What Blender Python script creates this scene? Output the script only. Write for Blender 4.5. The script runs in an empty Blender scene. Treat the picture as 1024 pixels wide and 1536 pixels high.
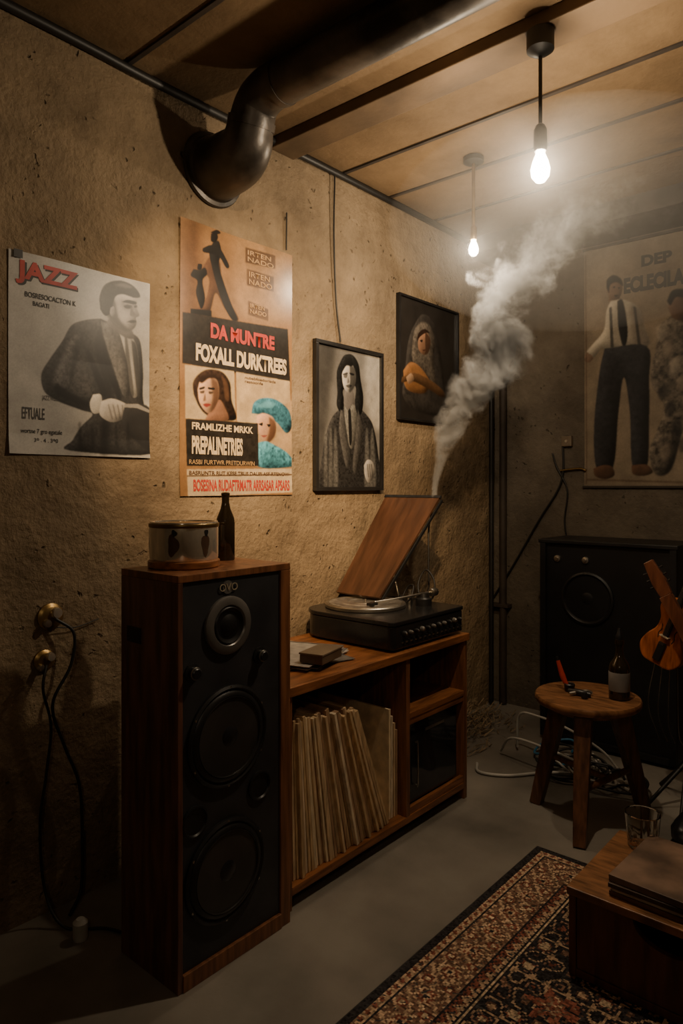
import bpy, bmesh, math, random
import numpy as np
from mathutils import Vector, Matrix, noise
random.seed(7); np.random.seed(7)
C=bpy.context.scene.collection
CX=2.15; H=1.35            # camera position / height
YB=3.95; ZC=2.81           # back wall, ceiling

# ------------------------------------------------------------ materials
def mat(name,col,rough=.6,metal=0,var=.25,scale=8,bump=0,bscale=80,stretch=(1,1,1),col2=None,spec=.5,detail=5):
    m=bpy.data.materials.new(name); m.use_nodes=True
    nt=m.node_tree; n=nt.nodes; l=nt.links; b=n['Principled BSDF']
    tc=n.new('ShaderNodeTexCoord'); mp=n.new('ShaderNodeMapping'); mp.inputs['Scale'].default_value=stretch
    l.new(tc.outputs['Object'],mp.inputs[0])
    ns=n.new('ShaderNodeTexNoise'); ns.inputs['Scale'].default_value=scale; ns.inputs['Detail'].default_value=detail
    l.new(mp.outputs[0],ns.inputs['Vector'])
    cr=n.new('ShaderNodeValToRGB')
    c2=col2 if col2 else tuple(min(1,c*(1+var)) for c in col)
    c1=tuple(c*(1-var) for c in col)
    cr.color_ramp.elements[0].position=.35; cr.color_ramp.elements[1].position=.65
    cr.color_ramp.elements[0].color=(*c1,1); cr.color_ramp.elements[1].color=(*c2,1)
    l.new(ns.outputs[0],cr.inputs[0]); l.new(cr.outputs[0],b.inputs['Base Color'])
    b.inputs['Roughness'].default_value=rough; b.inputs['Metallic'].default_value=metal
    b.inputs['Specular IOR Level'].default_value=spec
    if bump:
        n2=n.new('ShaderNodeTexNoise'); n2.inputs['Scale'].default_value=bscale; n2.inputs['Detail'].default_value=6
        l.new(mp.outputs[0],n2.inputs['Vector'])
        bp=n.new('ShaderNodeBump'); bp.inputs['Strength'].default_value=bump; bp.inputs['Distance'].default_value=.01
        l.new(n2.outputs[0],bp.inputs['Height']); l.new(bp.outputs[0],b.inputs['Normal'])
    return m

def plaster(name,dark,light,bs=.8,pits=True):
    m=bpy.data.materials.new(name); m.use_nodes=True
    nt=m.node_tree; n=nt.nodes; l=nt.links; b=n['Principled BSDF']
    tc=n.new('ShaderNodeTexCoord')
    a=n.new('ShaderNodeTexNoise'); a.inputs['Scale'].default_value=2.6; a.inputs['Detail'].default_value=10; a.inputs['Roughness'].default_value=.72
    f=n.new('ShaderNodeTexNoise'); f.inputs['Scale'].default_value=50; f.inputs['Detail'].default_value=6; f.inputs['Roughness'].default_value=.6
    w=n.new('ShaderNodeTexNoise'); w.inputs['Scale'].default_value=9; w.inputs['Detail'].default_value=5
    v=n.new('ShaderNodeTexVoronoi'); v.inputs['Scale'].default_value=24
    for x in (a,f,w): l.new(tc.outputs['Object'],x.inputs['Vector'])
    mx=n.new('ShaderNodeVectorMath'); mx.operation='MULTIPLY_ADD'; mx.inputs[1].default_value=(.14,.14,.14)
    l.new(w.outputs['Color'],mx.inputs[0]); l.new(tc.outputs['Object'],mx.inputs[2]); l.new(mx.outputs[0],v.inputs['Vector'])
    r=n.new('ShaderNodeValToRGB'); r.color_ramp.elements[0].position=.32; r.color_ramp.elements[1].position=.64
    r.color_ramp.elements[0].color=(*dark,1); r.color_ramp.elements[1].color=(*light,1)
    l.new(a.outputs[0],r.inputs[0])
    pr=n.new('ShaderNodeMapRange'); pr.inputs['From Min'].default_value=.05; pr.inputs['From Max'].default_value=.22
    l.new(v.outputs['Distance'],pr.inputs['Value'])
    gate=n.new('ShaderNodeMapRange'); gate.inputs['From Min'].default_value=.53; gate.inputs['From Max'].default_value=.58
    l.new(w.outputs[0],gate.inputs['Value'])
    mxx=n.new('ShaderNodeMath'); mxx.operation='MAXIMUM'
    inv=n.new('ShaderNodeMath'); inv.operation='SUBTRACT'; inv.inputs[0].default_value=1
    l.new(gate.outputs[0],inv.inputs[1]); l.new(inv.outputs[0],mxx.inputs[0]); l.new(pr.outputs[0],mxx.inputs[1])
    mc=n.new('ShaderNodeMix'); mc.data_type='RGBA'; mc.blend_type='MULTIPLY'; mc.inputs[0].default_value=1 if pits else 0
    cm=n.new('ShaderNodeMapRange'); cm.inputs['To Min'].default_value=.35; l.new(mxx.outputs[0],cm.inputs['Value'])
    l.new(r.outputs[0],mc.inputs[6]); l.new(cm.outputs[0],mc.inputs[7])
    l.new(mc.outputs[2],b.inputs['Base Color'])
    b.inputs['Roughness'].default_value=.75; b.inputs['Specular IOR Level'].default_value=.3
    ad=n.new('ShaderNodeMath'); ad.operation='MULTIPLY_ADD'; ad.inputs[1].default_value=.9 if pits else 0
    l.new(mxx.outputs[0],ad.inputs[0])
    fm=n.new('ShaderNodeMath'); fm.operation='MULTIPLY'; fm.inputs[1].default_value=.8; l.new(f.outputs[0],fm.inputs[0]); l.new(fm.outputs[0],ad.inputs[2])
    ad2=n.new('ShaderNodeMath'); ad2.operation='MULTIPLY_ADD'; ad2.inputs[1].default_value=2.0
    l.new(w.outputs[0],ad2.inputs[0]); l.new(ad.outputs[0],ad2.inputs[2])
    bp=n.new('ShaderNodeBump'); bp.inputs['Strength'].default_value=bs; bp.inputs['Distance'].default_value=.013
    l.new(ad2.outputs[0],bp.inputs['Height']); l.new(bp.outputs[0],b.inputs['Normal'])
    return m

def flat(name,col,rough=.45,var=.12,scale=30): return mat(name,col,rough,var=var,scale=scale)

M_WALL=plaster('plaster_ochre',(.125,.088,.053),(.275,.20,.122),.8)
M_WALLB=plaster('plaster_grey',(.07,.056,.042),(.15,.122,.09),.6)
M_CEIL=plaster('ceiling_board',(.125,.080,.040),(.20,.13,.068),.25,False)
M_FLOOR=mat('concrete_floor',(.20,.18,.152),.40,var=.38,scale=2.0,bump=.12,bscale=35,detail=12)
M_WOOD=mat('teak_wood',(.25,.095,.034),.36,var=.4,scale=5,stretch=(9,1.2,12),bump=.08,bscale=20)
M_WOODV=mat('teak_wood_vertical',(.20,.080,.034),.38,var=.4,scale=5,stretch=(10,10,1),bump=.06,bscale=20)
M_WOODD=mat('dark_red_wood',(.125,.055,.036),.33,var=.4,scale=5,stretch=(8,8,1),bump=.05,bscale=20)
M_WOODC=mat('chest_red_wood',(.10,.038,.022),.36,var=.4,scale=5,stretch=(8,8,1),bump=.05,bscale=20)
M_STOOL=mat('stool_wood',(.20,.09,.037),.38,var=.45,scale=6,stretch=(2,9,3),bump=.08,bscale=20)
M_BLACK=mat('black_panel',(.028,.029,.033),.45,var=.25,bump=.05,bscale=300)
M_RUB=mat('black_rubber',(.012,.012,.013),.4,var=.2)
M_CONE=mat('speaker_cone',(.016,.016,.018),.30,var=.2,scale=20)
M_CONEG=mat('grey_ring',(.15,.14,.13),.35,metal=.3,var=.2)
M_TRIM=mat('driver_trim',(.05,.048,.046),.3,metal=.3,var=.2)
M_CHROME=mat('chrome',(.80,.72,.60),.13,metal=.75,var=.08)
M_STEEL=mat('brushed_steel',(.5,.47,.42),.35,metal=1,var=.2)
M_DUCT=mat('dark_duct',(.055,.045,.036),.40,metal=.4,var=.65,scale=7,bump=.18,bscale=20)
M_CABLE=mat('cable_black',(.012,.011,.010),.5,var=.2)
M_CABLEW=mat('cable_white',(.4,.38,.34),.5,var=.2)
M_CABLEB=mat('cable_blue',(.03,.16,.3),.5,var=.2)
M_BOTTLE=mat('dark_bottle_glass',(.018,.012,.006),.08,var=.2,spec=.8)
M_PAPER=mat('aged_paper',(.40,.33,.23),.7,var=.3,scale=12)
M_STRAW=mat('straw',(.20,.14,.08),.8,var=.4)
M_VARN=mat('varnished_spruce',(.30,.085,.022),.25,var=.45,scale=6,stretch=(8,8,1))
M_BAG=mat('black_canvas',(.02,.019,.019),.75,var=.4,bump=.3,bscale=30)
M_LID=mat('lid_brown',(.075,.032,.016),.42,var=.35,scale=4,stretch=(7,1.2,1.2))
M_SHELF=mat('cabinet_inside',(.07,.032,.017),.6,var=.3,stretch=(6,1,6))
M_BAT=mat('dark_batten',(.035,.025,.018),.7,var=.3)
M_BRASS=mat('aged_brass',(.30,.2,.08),.35,metal=.9,var=.3)

# ------------------------------------------------------------ mesh helpers
def grp(name,loc=(0,0,0)):
    e=bpy.data.objects.new(name,None); e.empty_display_size=.05; C.objects.link(e); return e
def mk(name,verts,faces,m,par=None,smooth=False,bevel=0,world=None):
    me=bpy.data.meshes.new(name); me.from_pydata([tuple(v) for v in verts],[],faces)
    bm=bmesh.new(); bm.from_mesh(me); bmesh.ops.recalc_face_normals(bm,faces=bm.faces)
    if bevel: bmesh.ops.bevel(bm,geom=bm.edges[:],offset=bevel,segments=2,affect='EDGES',profile=.6)
    bm.to_mesh(me); bm.free()
    if world is not None: me.transform(world)
    if m: me.materials.append(m)
    if smooth:
        for p in me.polygons: p.use_smooth=True
        try: me.set_sharp_from_angle(angle=math.radians(40))
        except Exception: pass
    o=bpy.data.objects.new(name,me); C.objects.link(o)
    if par: o.parent=par
    return o
BF=[(0,1,2,3),(4,7,6,5),(0,4,5,1),(1,5,6,2),(2,6,7,3),(3,7,4,0)]
def box(name,lo,hi,m,par=None,bevel=.002,world=None):
    (a,b,c),(d,e,f)=lo,hi
    return mk(name,[(a,b,c),(d,b,c),(d,e,c),(a,e,c),(a,b,f),(d,b,f),(d,e,f),(a,e,f)],BF,m,par,False,bevel,world)
def beam(name,p0,p1,w0,w1,m,par=None,rot=0,bevel=.003):
    p0=Vector(p0);p1=Vector(p1);d=(p1-p0).normalized()
    u=Vector((math.cos(rot),math.sin(rot),0)); u=(u-d*u.dot(d)).normalized(); v=d.cross(u)
    vs=[p0+u*a*w0/2+v*b*w0/2 for a,b in((-1,-1),(1,-1),(1,1),(-1,1))]+[p1+u*a*w1/2+v*b*w1/2 for a,b in((-1,-1),(1,-1),(1,1),(-1,1))]
    return mk(name,vs,BF,m,par,False,bevel)
def lathe(name,prof,c,m,par=None,axis='Z',segs=40,world=None):
    vs=[];fs=[]
    for r,z in prof:
        for i in range(segs):
            a=2*math.pi*i/segs; vs.append(Vector((r*math.cos(a),r*math.sin(a),z)))
    k=len(prof)
    for j in range(k-1):
        for i in range(segs):
            i2=(i+1)%segs; fs.append((j*segs+i,j*segs+i2,(j+1)*segs+i2,(j+1)*segs+i))
    if prof[0][0]>1e-5: fs.append(tuple(range(segs)))
    if prof[-1][0]>1e-5: fs.append(tuple((k-1)*segs+i for i in range(segs)))
    R=Matrix.Identity(4)
    if axis=='X': R=Matrix.Rotation(math.pi/2,4,'Y')
    if axis=='-Y': R=Matrix.Rotation(math.pi/2,4,'X')
    W=Matrix.Translation(c)@R if world is None else world
    me_o=mk(name,vs,fs,m,par,True,0,W)
    bm=bmesh.new(); bm.from_mesh(me_o.data); bmesh.ops.remove_doubles(bm,verts=bm.verts,dist=1e-6)
    bmesh.ops.recalc_face_normals(bm,faces=bm.faces); bm.to_mesh(me_o.data); bm.free()
    return me_o
def cat(pts,n=8):
    P=[Vector(p) for p in pts]; P=[P[0]*2-P[1]]+P+[P[-1]*2-P[-2]]; out=[]
    for i in range(1,len(P)-2):
        a,b,c,d=P[i-1:i+3]
        for k in range(n):
            t=k/n; out.append(.5*((2*b)+(c-a)*t+(2*a-5*b+4*c-d)*t*t+(3*b-a-3*c+d)*t**3))
    out.append(P[-2]); return out
def tube(name,pts,r,m,par=None,segs=10,sub=8):
    rs=r if isinstance(r,(list,tuple)) else [r]*len(pts)
    P=cat(pts,sub) if sub>1 else [Vector(p) for p in pts]
    n=len(P); R=[]
    for i in range(n):
        t=i/(n-1)*(len(rs)-1); k=min(int(t),len(rs)-2); R.append(rs[k]+(rs[k+1]-rs[k])*(t-k))
    vs=[];fs=[]; u=None
    for i in range(n):
        d=(P[min(i+1,n-1)]-P[max(i-1,0)]).normalized()
        if u is None: u=d.orthogonal().normalized()
        u=(u-d*u.dot(d)).normalized(); v=d.cross(u)
        for k in range(segs):
            a=2*math.pi*k/segs; vs.append(P[i]+(u*math.cos(a)+v*math.sin(a))*R[i])
    for i in range(n-1):
        for k in range(segs):
            k2=(k+1)%segs; fs.append((i*segs+k,i*segs+k2,(i+1)*segs+k2,(i+1)*segs+k))
    fs.append(tuple(range(segs))); fs.append(tuple((n-1)*segs+k for k in range(segs)))
    return mk(name,vs,fs,m,par,True)
def extr(name,pts,th,W,m,par=None,bevel=0):
    n=len(pts); vs=[(x,y,0) for x,y in pts]+[(x,y,th) for x,y in pts]
    fs=[tuple(range(n)),tuple(range(n,2*n))]+[(i,(i+1)%n,n+(i+1)%n,n+i) for i in range(n)]
    return mk(name,vs,fs,m,par,False,bevel,W)

# ------------------------------------------------------------ room
box('floor',(-.1,-1.5,-.1),(3.6,YB+.1,0),M_FLOOR,None,0)
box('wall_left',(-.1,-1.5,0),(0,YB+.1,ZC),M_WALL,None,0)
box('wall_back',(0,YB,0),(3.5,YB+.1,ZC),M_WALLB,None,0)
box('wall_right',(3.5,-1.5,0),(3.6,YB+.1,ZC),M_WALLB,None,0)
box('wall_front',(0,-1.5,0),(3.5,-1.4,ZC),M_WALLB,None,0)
box('ceiling',(-.1,-1.5,ZC),(3.6,YB+.1,ZC+.1),M_CEIL,None,0)
M_BEAM=mat('ceiling_beam',(.12,.075,.038),.7,var=.3,scale=4,bump=.15,bscale=40)
for i,y in enumerate((1.35,2.48,2.84,3.25)):
    box('trim_%d'%(i+1),(0,y-.009,ZC-.008),(3.5,y+.009,ZC),M_BAT,None,.001)
box('ceiling_beam',(0,2.03,ZC-.045),(3.5,2.17,ZC),M_BEAM,None,.004)
box('ceiling_beam',(0,3.62,ZC-.10),(3.5,YB,ZC),mat('dark_beam',(.04,.032,.026),.8,var=.3),None,.004)
tube('trim_5',[(.022,-1.3,ZC-.025),(.022,.9,ZC-.02),(.022,1.5,ZC-.028),(.022,2.4,ZC-.02),(.022,3.6,ZC-.025)],.016,M_CABLE,None)

# ------------------------------------------------------------ printed artwork: rectified to wall metres, stored as vertex colours on the real sheets
def LW(px,py):
    u=(px-512)/1050; t=CX/(.6534-.757*u); return (t*(.6534*u+.757), H+(728-py)/1050*t)
def BW(px,py):
    u=(px-512)/1050; t=YB/(.6534*u+.757); return (CX+t*(.757*u-.6534), H+(728-py)/1050*t)
def blur(a,s):
    if s<.3: return a
    r=max(1,int(3*s)); k=np.exp(-.5*(np.arange(-r,r+1)/s)**2); k/=k.sum()
    f=lambda v: np.convolve(np.pad(v,r,mode='edge'),k,mode='valid')
    return np.apply_along_axis(f,0,np.apply_along_axis(f,1,a))
def rnd2(h,w,cell,seed):
    rs=np.random.RandomState(seed); out=np.zeros((h,w)); amp=1;tot=0
    while cell>=1.5 and amp>.05:
        gh,gw=int(h/cell)+3,int(w/cell)+3; g=rs.rand(gh,gw)
        yy=np.arange(h)/cell; xx=np.arange(w)/cell; yi=yy.astype(int); xi=xx.astype(int)
        fy=(yy-yi)[:,None]; fx=(xx-xi)[None,:]; fy=fy*fy*(3-2*fy); fx=fx*fx*(3-2*fx)
        out+=amp*((g[yi][:,xi]*(1-fx)+g[yi][:,xi+1]*fx)*(1-fy)+(g[yi+1][:,xi]*(1-fx)+g[yi+1][:,xi+1]*fx)*fy); tot+=amp
        cell/=2; amp*=.6
    return out/tot
class Sheet:
    def __init__(s,side,off,rect,bg,res=.002,wave=.005,seed=1,bgvar=.2):
        s.side=side; s.off=off; s.a0,s.a1,s.b0,s.b1=rect; s.res=res; s.wave=wave; s.seed=seed
        s.w=int((s.a1-s.a0)/res)+1; s.h=int((s.b1-s.b0)/res)+1
        s.img=np.ones((s.h,s.w,3))*np.array(bg)
        s.img*=(1+bgvar*2*(rnd2(s.h,s.w,60,seed)-.5))[...,None]
    def warp(s,a,b):
        u=(a-s.a0)/(s.a1-s.a0); v=(b-s.b0)/(s.b1-s.b0)
        return s.wave*(.5+.5*np.sin(u*7+v*3+s.seed))*(.35+.65*abs(2*v-1))+s.wave*.8*np.clip((.1-v)/.1,0,1)*(abs(2*u-1))
    def tr(s,px,py): return LW(px,py) if s.side=='L' else BW(px,py)
    def mask(s,pts,smooth=True):
        q=[s.tr(*p) for p in pts]
        if smooth: q=[(v.x,v.y) for v in cat([(a,b,0) for a,b in q+[q[0]]],5)[:-1]]
        q=np.array([((a-s.a0)/(s.a1-s.a0)*(s.w-1),(b-s.b0)/(s.b1-s.b0)*(s.h-1)) for a,b in q])
        x0=max(0,int(q[:,0].min())-1);x1=min(s.w,int(q[:,0].max())+2);y0=max(0,int(q[:,1].min())-1);y1=min(s.h,int(q[:,1].max())+2)
        M=np.zeros((s.h,s.w))
        if x1<=x0 or y1<=y0: return M,(0,1,0,1)
        acc=np.zeros((y1-y0,x1-x0))
        for ox,oy in((.25,.25),(.75,.25),(.25,.75),(.75,.75)):
            X,Y=np.meshgrid(np.arange(x0,x1)+ox-.5,np.arange(y0,y1)+oy-.5); ins=np.zeros(X.shape,bool)
            for i in range(len(q)):
                xa,ya=q[i-1];xb,yb=q[i]
                if abs(yb-ya)<1e-9: continue
                c=((ya>Y)!=(yb>Y))&(X<(xb-xa)*(Y-ya)/(yb-ya)+xa); ins^=c
            acc+=ins*.25
        M[y0:y1,x0:x1]=acc; return M,(x0,x1,y0,y1)
    def poly(s,pts,col,soft=.9,form=.45,tex=.18,smooth=True,alpha=1,cell=14):
        M,(x0,x1,y0,y1)=s.mask(pts,smooth)
        pad=14; X0,X1,Y0,Y1=max(0,x0-pad),min(s.w,x1+pad),max(0,y0-pad),min(s.h,y1+pad)
        m=M[Y0:Y1,X0:X1]
        if m.size==0 or m.max()==0: return
        f=np.ones(m.shape)
        if form:
            sg=max(1.5,min(9,min(x1-x0,y1-y0)*.16)); B=blur(m,sg); gz,gx=np.gradient(B); e=gx*.75+(-gz)*.65
            f+=form*e/(abs(e).max()+1e-9)
        if tex: f*=1+tex*2*(rnd2(m.shape[0],m.shape[1],cell,int(abs(x0*7+y0*13+s.seed*31))%9999)-.5)
        a=(blur(m,soft)*alpha)[...,None]
        s.img[Y0:Y1,X0:X1]=s.img[Y0:Y1,X0:X1]*(1-a)+a*np.array(col)*np.clip(f,.1,3)[...,None]
    def bake(s,par,rough=.3,spec=.5):
        s.img*=(1+.30*(blur(np.random.RandomState(s.seed).rand(s.h,s.w),.6)-.5))[...,None]
        s.img=np.clip(s.img,.004,1)
        A,B=np.meshgrid(np.linspace(s.a0,s.a1,s.w),np.linspace(s.b0,s.b1,s.h)); Q=s.off+s.warp(A,B)
        co=np.stack([Q,A,B],2) if s.side=='L' else np.stack([A,YB-Q,B],2)
        idx=np.arange(s.w*s.h).reshape(s.h,s.w); qd=np.stack([idx[:-1,:-1],idx[:-1,1:],idx[1:,1:],idx[1:,:-1]],2).reshape(-1)
        nf=(s.w-1)*(s.h-1); me=bpy.data.meshes.new('print'); me.vertices.add(s.w*s.h); me.loops.add(nf*4); me.polygons.add(nf)
        me.vertices.foreach_set('co',co.reshape(-1).astype(np.float32)); me.loops.foreach_set('vertex_index',qd.astype(np.int32))
        me.polygons.foreach_set('loop_start',(np.arange(nf)*4).astype(np.int32)); me.update(calc_edges=True)
        me.polygons.foreach_set('use_smooth',np.ones(nf,bool))
        ca=me.color_attributes.new('ink','FLOAT_COLOR','POINT')
        ca.data.foreach_set('color',np.concatenate([s.img.reshape(-1,3),np.ones((s.w*s.h,1))],1).astype(np.float32).ravel())
        m=bpy.data.materials.new('printed_paper'); m.use_nodes=True; nt=m.node_tree; b=nt.nodes['Principled BSDF']; b.inputs['Roughness'].default_value=rough; b.inputs['Specular IOR Level'].default_value=spec
        at=nt.nodes.new('ShaderNodeVertexColor'); at.layer_name='ink'
        n=nt.nodes.new('ShaderNodeTexNoise'); n.inputs['Scale'].default_value=14; n.inputs['Detail'].default_value=6; tc=nt.nodes.new('ShaderNodeTexCoord'); nt.links.new(tc.outputs['Object'],n.inputs['Vector'])
        mr=nt.nodes.new('ShaderNodeMapRange'); mr.inputs['From Min'].default_value=.3; mr.inputs['From Max'].default_value=.7; mr.inputs['To Min'].default_value=.82; mr.inputs['To Max'].default_value=1.08; nt.links.new(n.outputs[0],mr.inputs['Value'])
        mx=nt.nodes.new('ShaderNodeMix'); mx.data_type='RGBA'; mx.blend_type='MULTIPLY'; mx.inputs[0].default_value=1
        nt.links.new(at.outputs[0],mx.inputs[6]); nt.links.new(mr.outputs[0],mx.inputs[7]); nt.links.new(mx.outputs[2],b.inputs['Base Color'])
        me.materials.append(m); o=bpy.data.objects.new('print',me); C.objects.link(o); o.parent=par
        return o
    def text(s,name,txt,x0,y0,x1,h,k,m,par,fat=.0):
        # printed line: lower-left point, right end, letter height
        vx=1417 if s.side=='L' else -706
        y1=(y0-h)+(728-(y0-h))/(vx-x0)*(x1-x0)
        cu=bpy.data.curves.new('t','FONT'); cu.body=txt; cu.offset=fat
        ob=bpy.data.objects.new('t',cu); C.objects.link(ob)
        dg=bpy.context.evaluated_depsgraph_get(); me=bpy.data.meshes.new_from_object(ob.evaluated_get(dg))
        bpy.data.objects.remove(ob)
        co=np.empty(len(me.vertices)*3); me.vertices.foreach_get('co',co); co=co.reshape(-1,3)
        mn=co.min(0); mx=co.max(0)
        A=s.tr(x0,y0); B=s.tr(x1,y1)
        a=A[0]+(co[:,0]-mn[0])/(mx[0]-mn[0])*(B[0]-A[0]); b=A[1]+(co[:,1]-mn[1])/(mx[1]-mn[1])*(B[1]-A[1])
        q=s.off+s.warp(a,b)+.0009+k*.0003
        out=np.stack([q,a,b],1) if s.side=='L' else np.stack([a,YB-q,b],1)
        me.vertices.foreach_set('co',out.ravel().astype(np.float32)); me.materials.clear(); me.materials.append(m)
        o=bpy.data.objects.new(name,me); C.objects.link(o); o.parent=par; return o
def F(n,c,r=.5,v=.15): return flat('ink_'+n,c,r,v)
BLK=(.010,.0095,.0095); DK=(.035,.033,.031); MD=(.14,.13,.12); LG=(.34,.315,.285); WH=(.56,.52,.46); TAN=(.36,.22,.10); CRM=(.52,.40,.25); BRN=(.08,.04,.022); SKN=(.38,.22,.13); BLU=(.05,.20,.29); RED=(.38,.03,.02)
I_BLK=F('black',BLK); I_DK=F('dark',DK); I_RED=F('red',RED); I_TAN=F('tan',TAN); I_CRM=F('cream',CRM); I_BRN=F('brown',BRN); I_MID=F('mid',MD,v=.4); I_LT=F('light',LG,v=.2)

# ---- poster 1 : man in overcoat
P=grp('jazz_poster'); S=Sheet('L',.003,(.945,1.44,1.447,2.067),(.41,.39,.36),.0018,.006,3,.10)
pl=S.poly
pl([(140,500),(200,430),(222,440),(224,600),(180,560)],(.27,.255,.235),8,0,.1)
pl([(150,478),(128,480),(106,488),(92,512),(74,538),(61,562),(66,588),(86,602),(100,608),(122,616),(137,622),(120,640),(108,660),(103,676),(226,681),(224,640),(214,600),(214,560),(211,520),(205,505),(190,498),(175,490)],(.032,.030,.029),.8,.9,.5,cell=4)
pl([(150,486),(140,520),(150,560),(156,590),(150,640),(148,678),(160,678),(164,620),(168,580),(158,530)],BLK,3,0,.2,alpha=.8)
pl([(100,520),(114,500),(124,535),(144,580),(140,602),(112,596),(84,580),(80,566)],(.075,.07,.067),4,.9,.6,cell=4)
pl([(112,508),(118,520),(110,560),(104,575),(106,545)],BLK,2.5,0,.2,alpha=.7)
pl([(128,530),(134,528),(158,585),(150,592)],BLK,1.5,0,.1,alpha=.9)
pl([(84,575),(110,592),(134,604),(132,612),(104,602),(80,588)],BLK,2,0,.1,alpha=.85)
pl([(150,482),(168,488),(186,520),(194,560),(192,596),(182,590),(168,548),(156,512)],(.085,.08,.076),1,.8,.4,cell=5)
pl([(155,508),(166,548),(180,590),(176,600),(160,560),(152,525)],BLK,1.5,0,.1,alpha=.9)
pl([(176,494),(193,502),(204,520),(208,560),(206,592),(196,592),(190,545),(182,512)],(.24,.225,.205),.8,.6,.2)
pl([(186,502),(190,508),(197,560),(200,592),(194,592),(188,545)],(.03,.028,.027),1.2,0,.2,alpha=.85)
pl([(196,510),(204,520),(210,575),(206,596),(201,560)],DK,1,.3,.2)
pl([(138,592),(150,593),(150,616),(138,620),(133,606)],WH,.7,.4,.05)
pl([(150,602),(166,598),(182,603),(192,610),(190,620),(180,630),(164,633),(148,622)],(.36,.33,.30),.7,.8,.15)
for i in range(4): pl([(160+i*7,607),(162+i*7,607),(168+i*6,629),(166+i*6,630)],DK,.9,0,0,False,.6)
pl([(186,606),(206,606),(225,616),(226,674),(200,660),(182,640)],(.02,.019,.019),.8,.6,.2)
pl([(186,606),(206,606),(225,616),(225,620),(204,612),(184,611)],LG,.6,0,0,False,.7)
pl([(168,474),(184,486),(196,494),(200,508),(186,506),(166,492),(160,482)],(.11,.10,.095),1,.5,.1)
pl([(158,450),(168,438),(190,441),(204,449),(203,459),(206,467),(208,474),(203,477),(204,484),(201,492),(193,497),(180,492),(166,480),(158,466)],(.33,.305,.28),.7,.8,.08)
pl([(158,452),(170,448),(174,462),(178,478),(188,490),(196,497),(184,496),(166,482),(157,468)],(.045,.042,.04),2.2,0,.1,alpha=.9)
pl([(180,450),(200,452),(204,458),(198,466),(184,465)],(.12,.11,.10),2,0,.1,alpha=.5)
pl([(149,464),(148,446),(154,430),(164,423),(180,421),(196,427),(206,437),(209,446),(200,447),(184,442),(174,444),(169,454),(167,466),(160,474),(154,472)],(.014,.013,.013),.8,.9,.5,cell=4)
pl([(170,428),(184,425),(198,431),(190,432)],MD,1.5,0,.2,alpha=.6)
pl([(182,453),(190,450),(203,453),(202,457),(190,455)],BLK,.7,0,0,alpha=1)
pl([(184,459),(190,457),(197,459),(196,463),(188,463)],BLK,.8,0,0,alpha=.9); pl([(200,459),(204,458),(205,461),(201,462)],BLK,.6,0,0,alpha=.8)
pl([(196,458),(199,466),(203,473),(198,475),(194,472)],(.10,.09,.085),1,0,0,alpha=.9)
pl([(189,483),(197,480),(204,482),(198,485)],BLK,.8,0,0,alpha=.9); pl([(190,487),(200,487),(196,490)],(.12,.11,.10),.8,0,0,alpha=.8)
pl([(165,462),(170,460),(172,470),(168,475),(164,470)],(.22,.2,.185),.8,.5,0)
for i in range(5): pl([(116+i*18,634+i%2*8),(120+i*18,632),(122+i*18,674),(117+i*18,676)],BLK,2,0,.1,False,.65)
S.bake(P,.38,.4)
S.text('title_shadow','JAZZ',25,427,117,36,0,I_BLK,P,.045); S.text('title','JAZZ',22,424,115,36,3,I_RED,P,.04)
S.text('line_1','BOSRESOCACTON K',36,445,112,8,1,I_BLK,P,.02); S.text('line_2','BAGATI',48,459,72,7,1,I_BLK,P,.02)
S.text('line_3','JAZZ WELL',62,602,86,9,1,I_DK,P); S.text('line_4','EFTUALE',32,628,66,18,1,I_DK,P,.02)
S.text('line_5','wortne 7 gro egatule',30,651,92,9,1,I_BLK,P,.01); S.text('line_6','39 . 4 . 390',50,663,86,6,1,I_BLK,P,.01)
box('tape',(.0105,.958,2.045),(.0112,.985,2.07),M_CABLE,P,0)

# ---- poster 2
P=grp('concert_poster'); S=Sheet('L',.003,(1.57,2.155,1.31,2.345),(.25,.135,.058),.0022,.006,5,.4); pl=S.poly
pl([(272,330),(300,340),(298,470),(270,462)],(.15,.075,.034),10,0,.3)
pl([(350,352),(428,382),(430,480),(360,470)],(.31,.18,.085),9,0,.3)
pl([(300,405),(314,385),(328,392),(332,425),(345,455),(357,478),(350,481),(335,462),(322,440),(312,470),(290,468),(306,450),(312,420)],BRN,1,.8,.4)
pl([(318,364),(327,362),(331,380),(327,398),(336,428),(346,456),(355,479),(347,480),(336,462),(326,436),(316,400),(312,378)],BLK,.7,.9,.3)
pl([(315,351),(322,349),(326,356),(322,364),(315,362)],BLK,.6,.5,.2); pl([(314,349),(324,345),(330,350),(322,352)],BLK,.6,.3,.2)
pl([(302,373),(314,368),(328,372),(338,388),(343,400),(338,402),(326,384),(304,379)],BLK,.6,.5,.2)
pl([(288,404),(298,405),(306,402),(309,412),(302,422),(306,448),(300,464),(292,440),(294,422),(284,414)],BLK,.7,.7,.2); pl([(295,396),(301,397),(300,405),(294,404)],BLK,.5,.3,0)
pl([(284,463),(316,466),(316,476),(284,471)],BLK,.6,.3,.2,False)
ST=[(368,372,410,22),(370,404,408,24),(372,452,400,20)]
for (a,b,c,h) in ST: pl([(a-1,b-1),(c+1,b+12),(c+1,b+h+10),(a-1,b+h)],(.11,.06,.03),.8,0,.4,False)
pl([(272,468),(430,494),(434,574),(272,545)],(.018,.015,.013),.7,0,.5,False,cell=6)
pl([(276,547),(350,557),(352,632),(277,628)],(.42,.31,.18),.7,0,.2,False)
pl([(353,558),(433,572),(438,700),(354,632)],(.40,.29,.17),.7,0,.25,False); pl([(385,632),(437,600),(438,700),(386,697)],(.33,.22,.12),2,0,.3,False)
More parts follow.
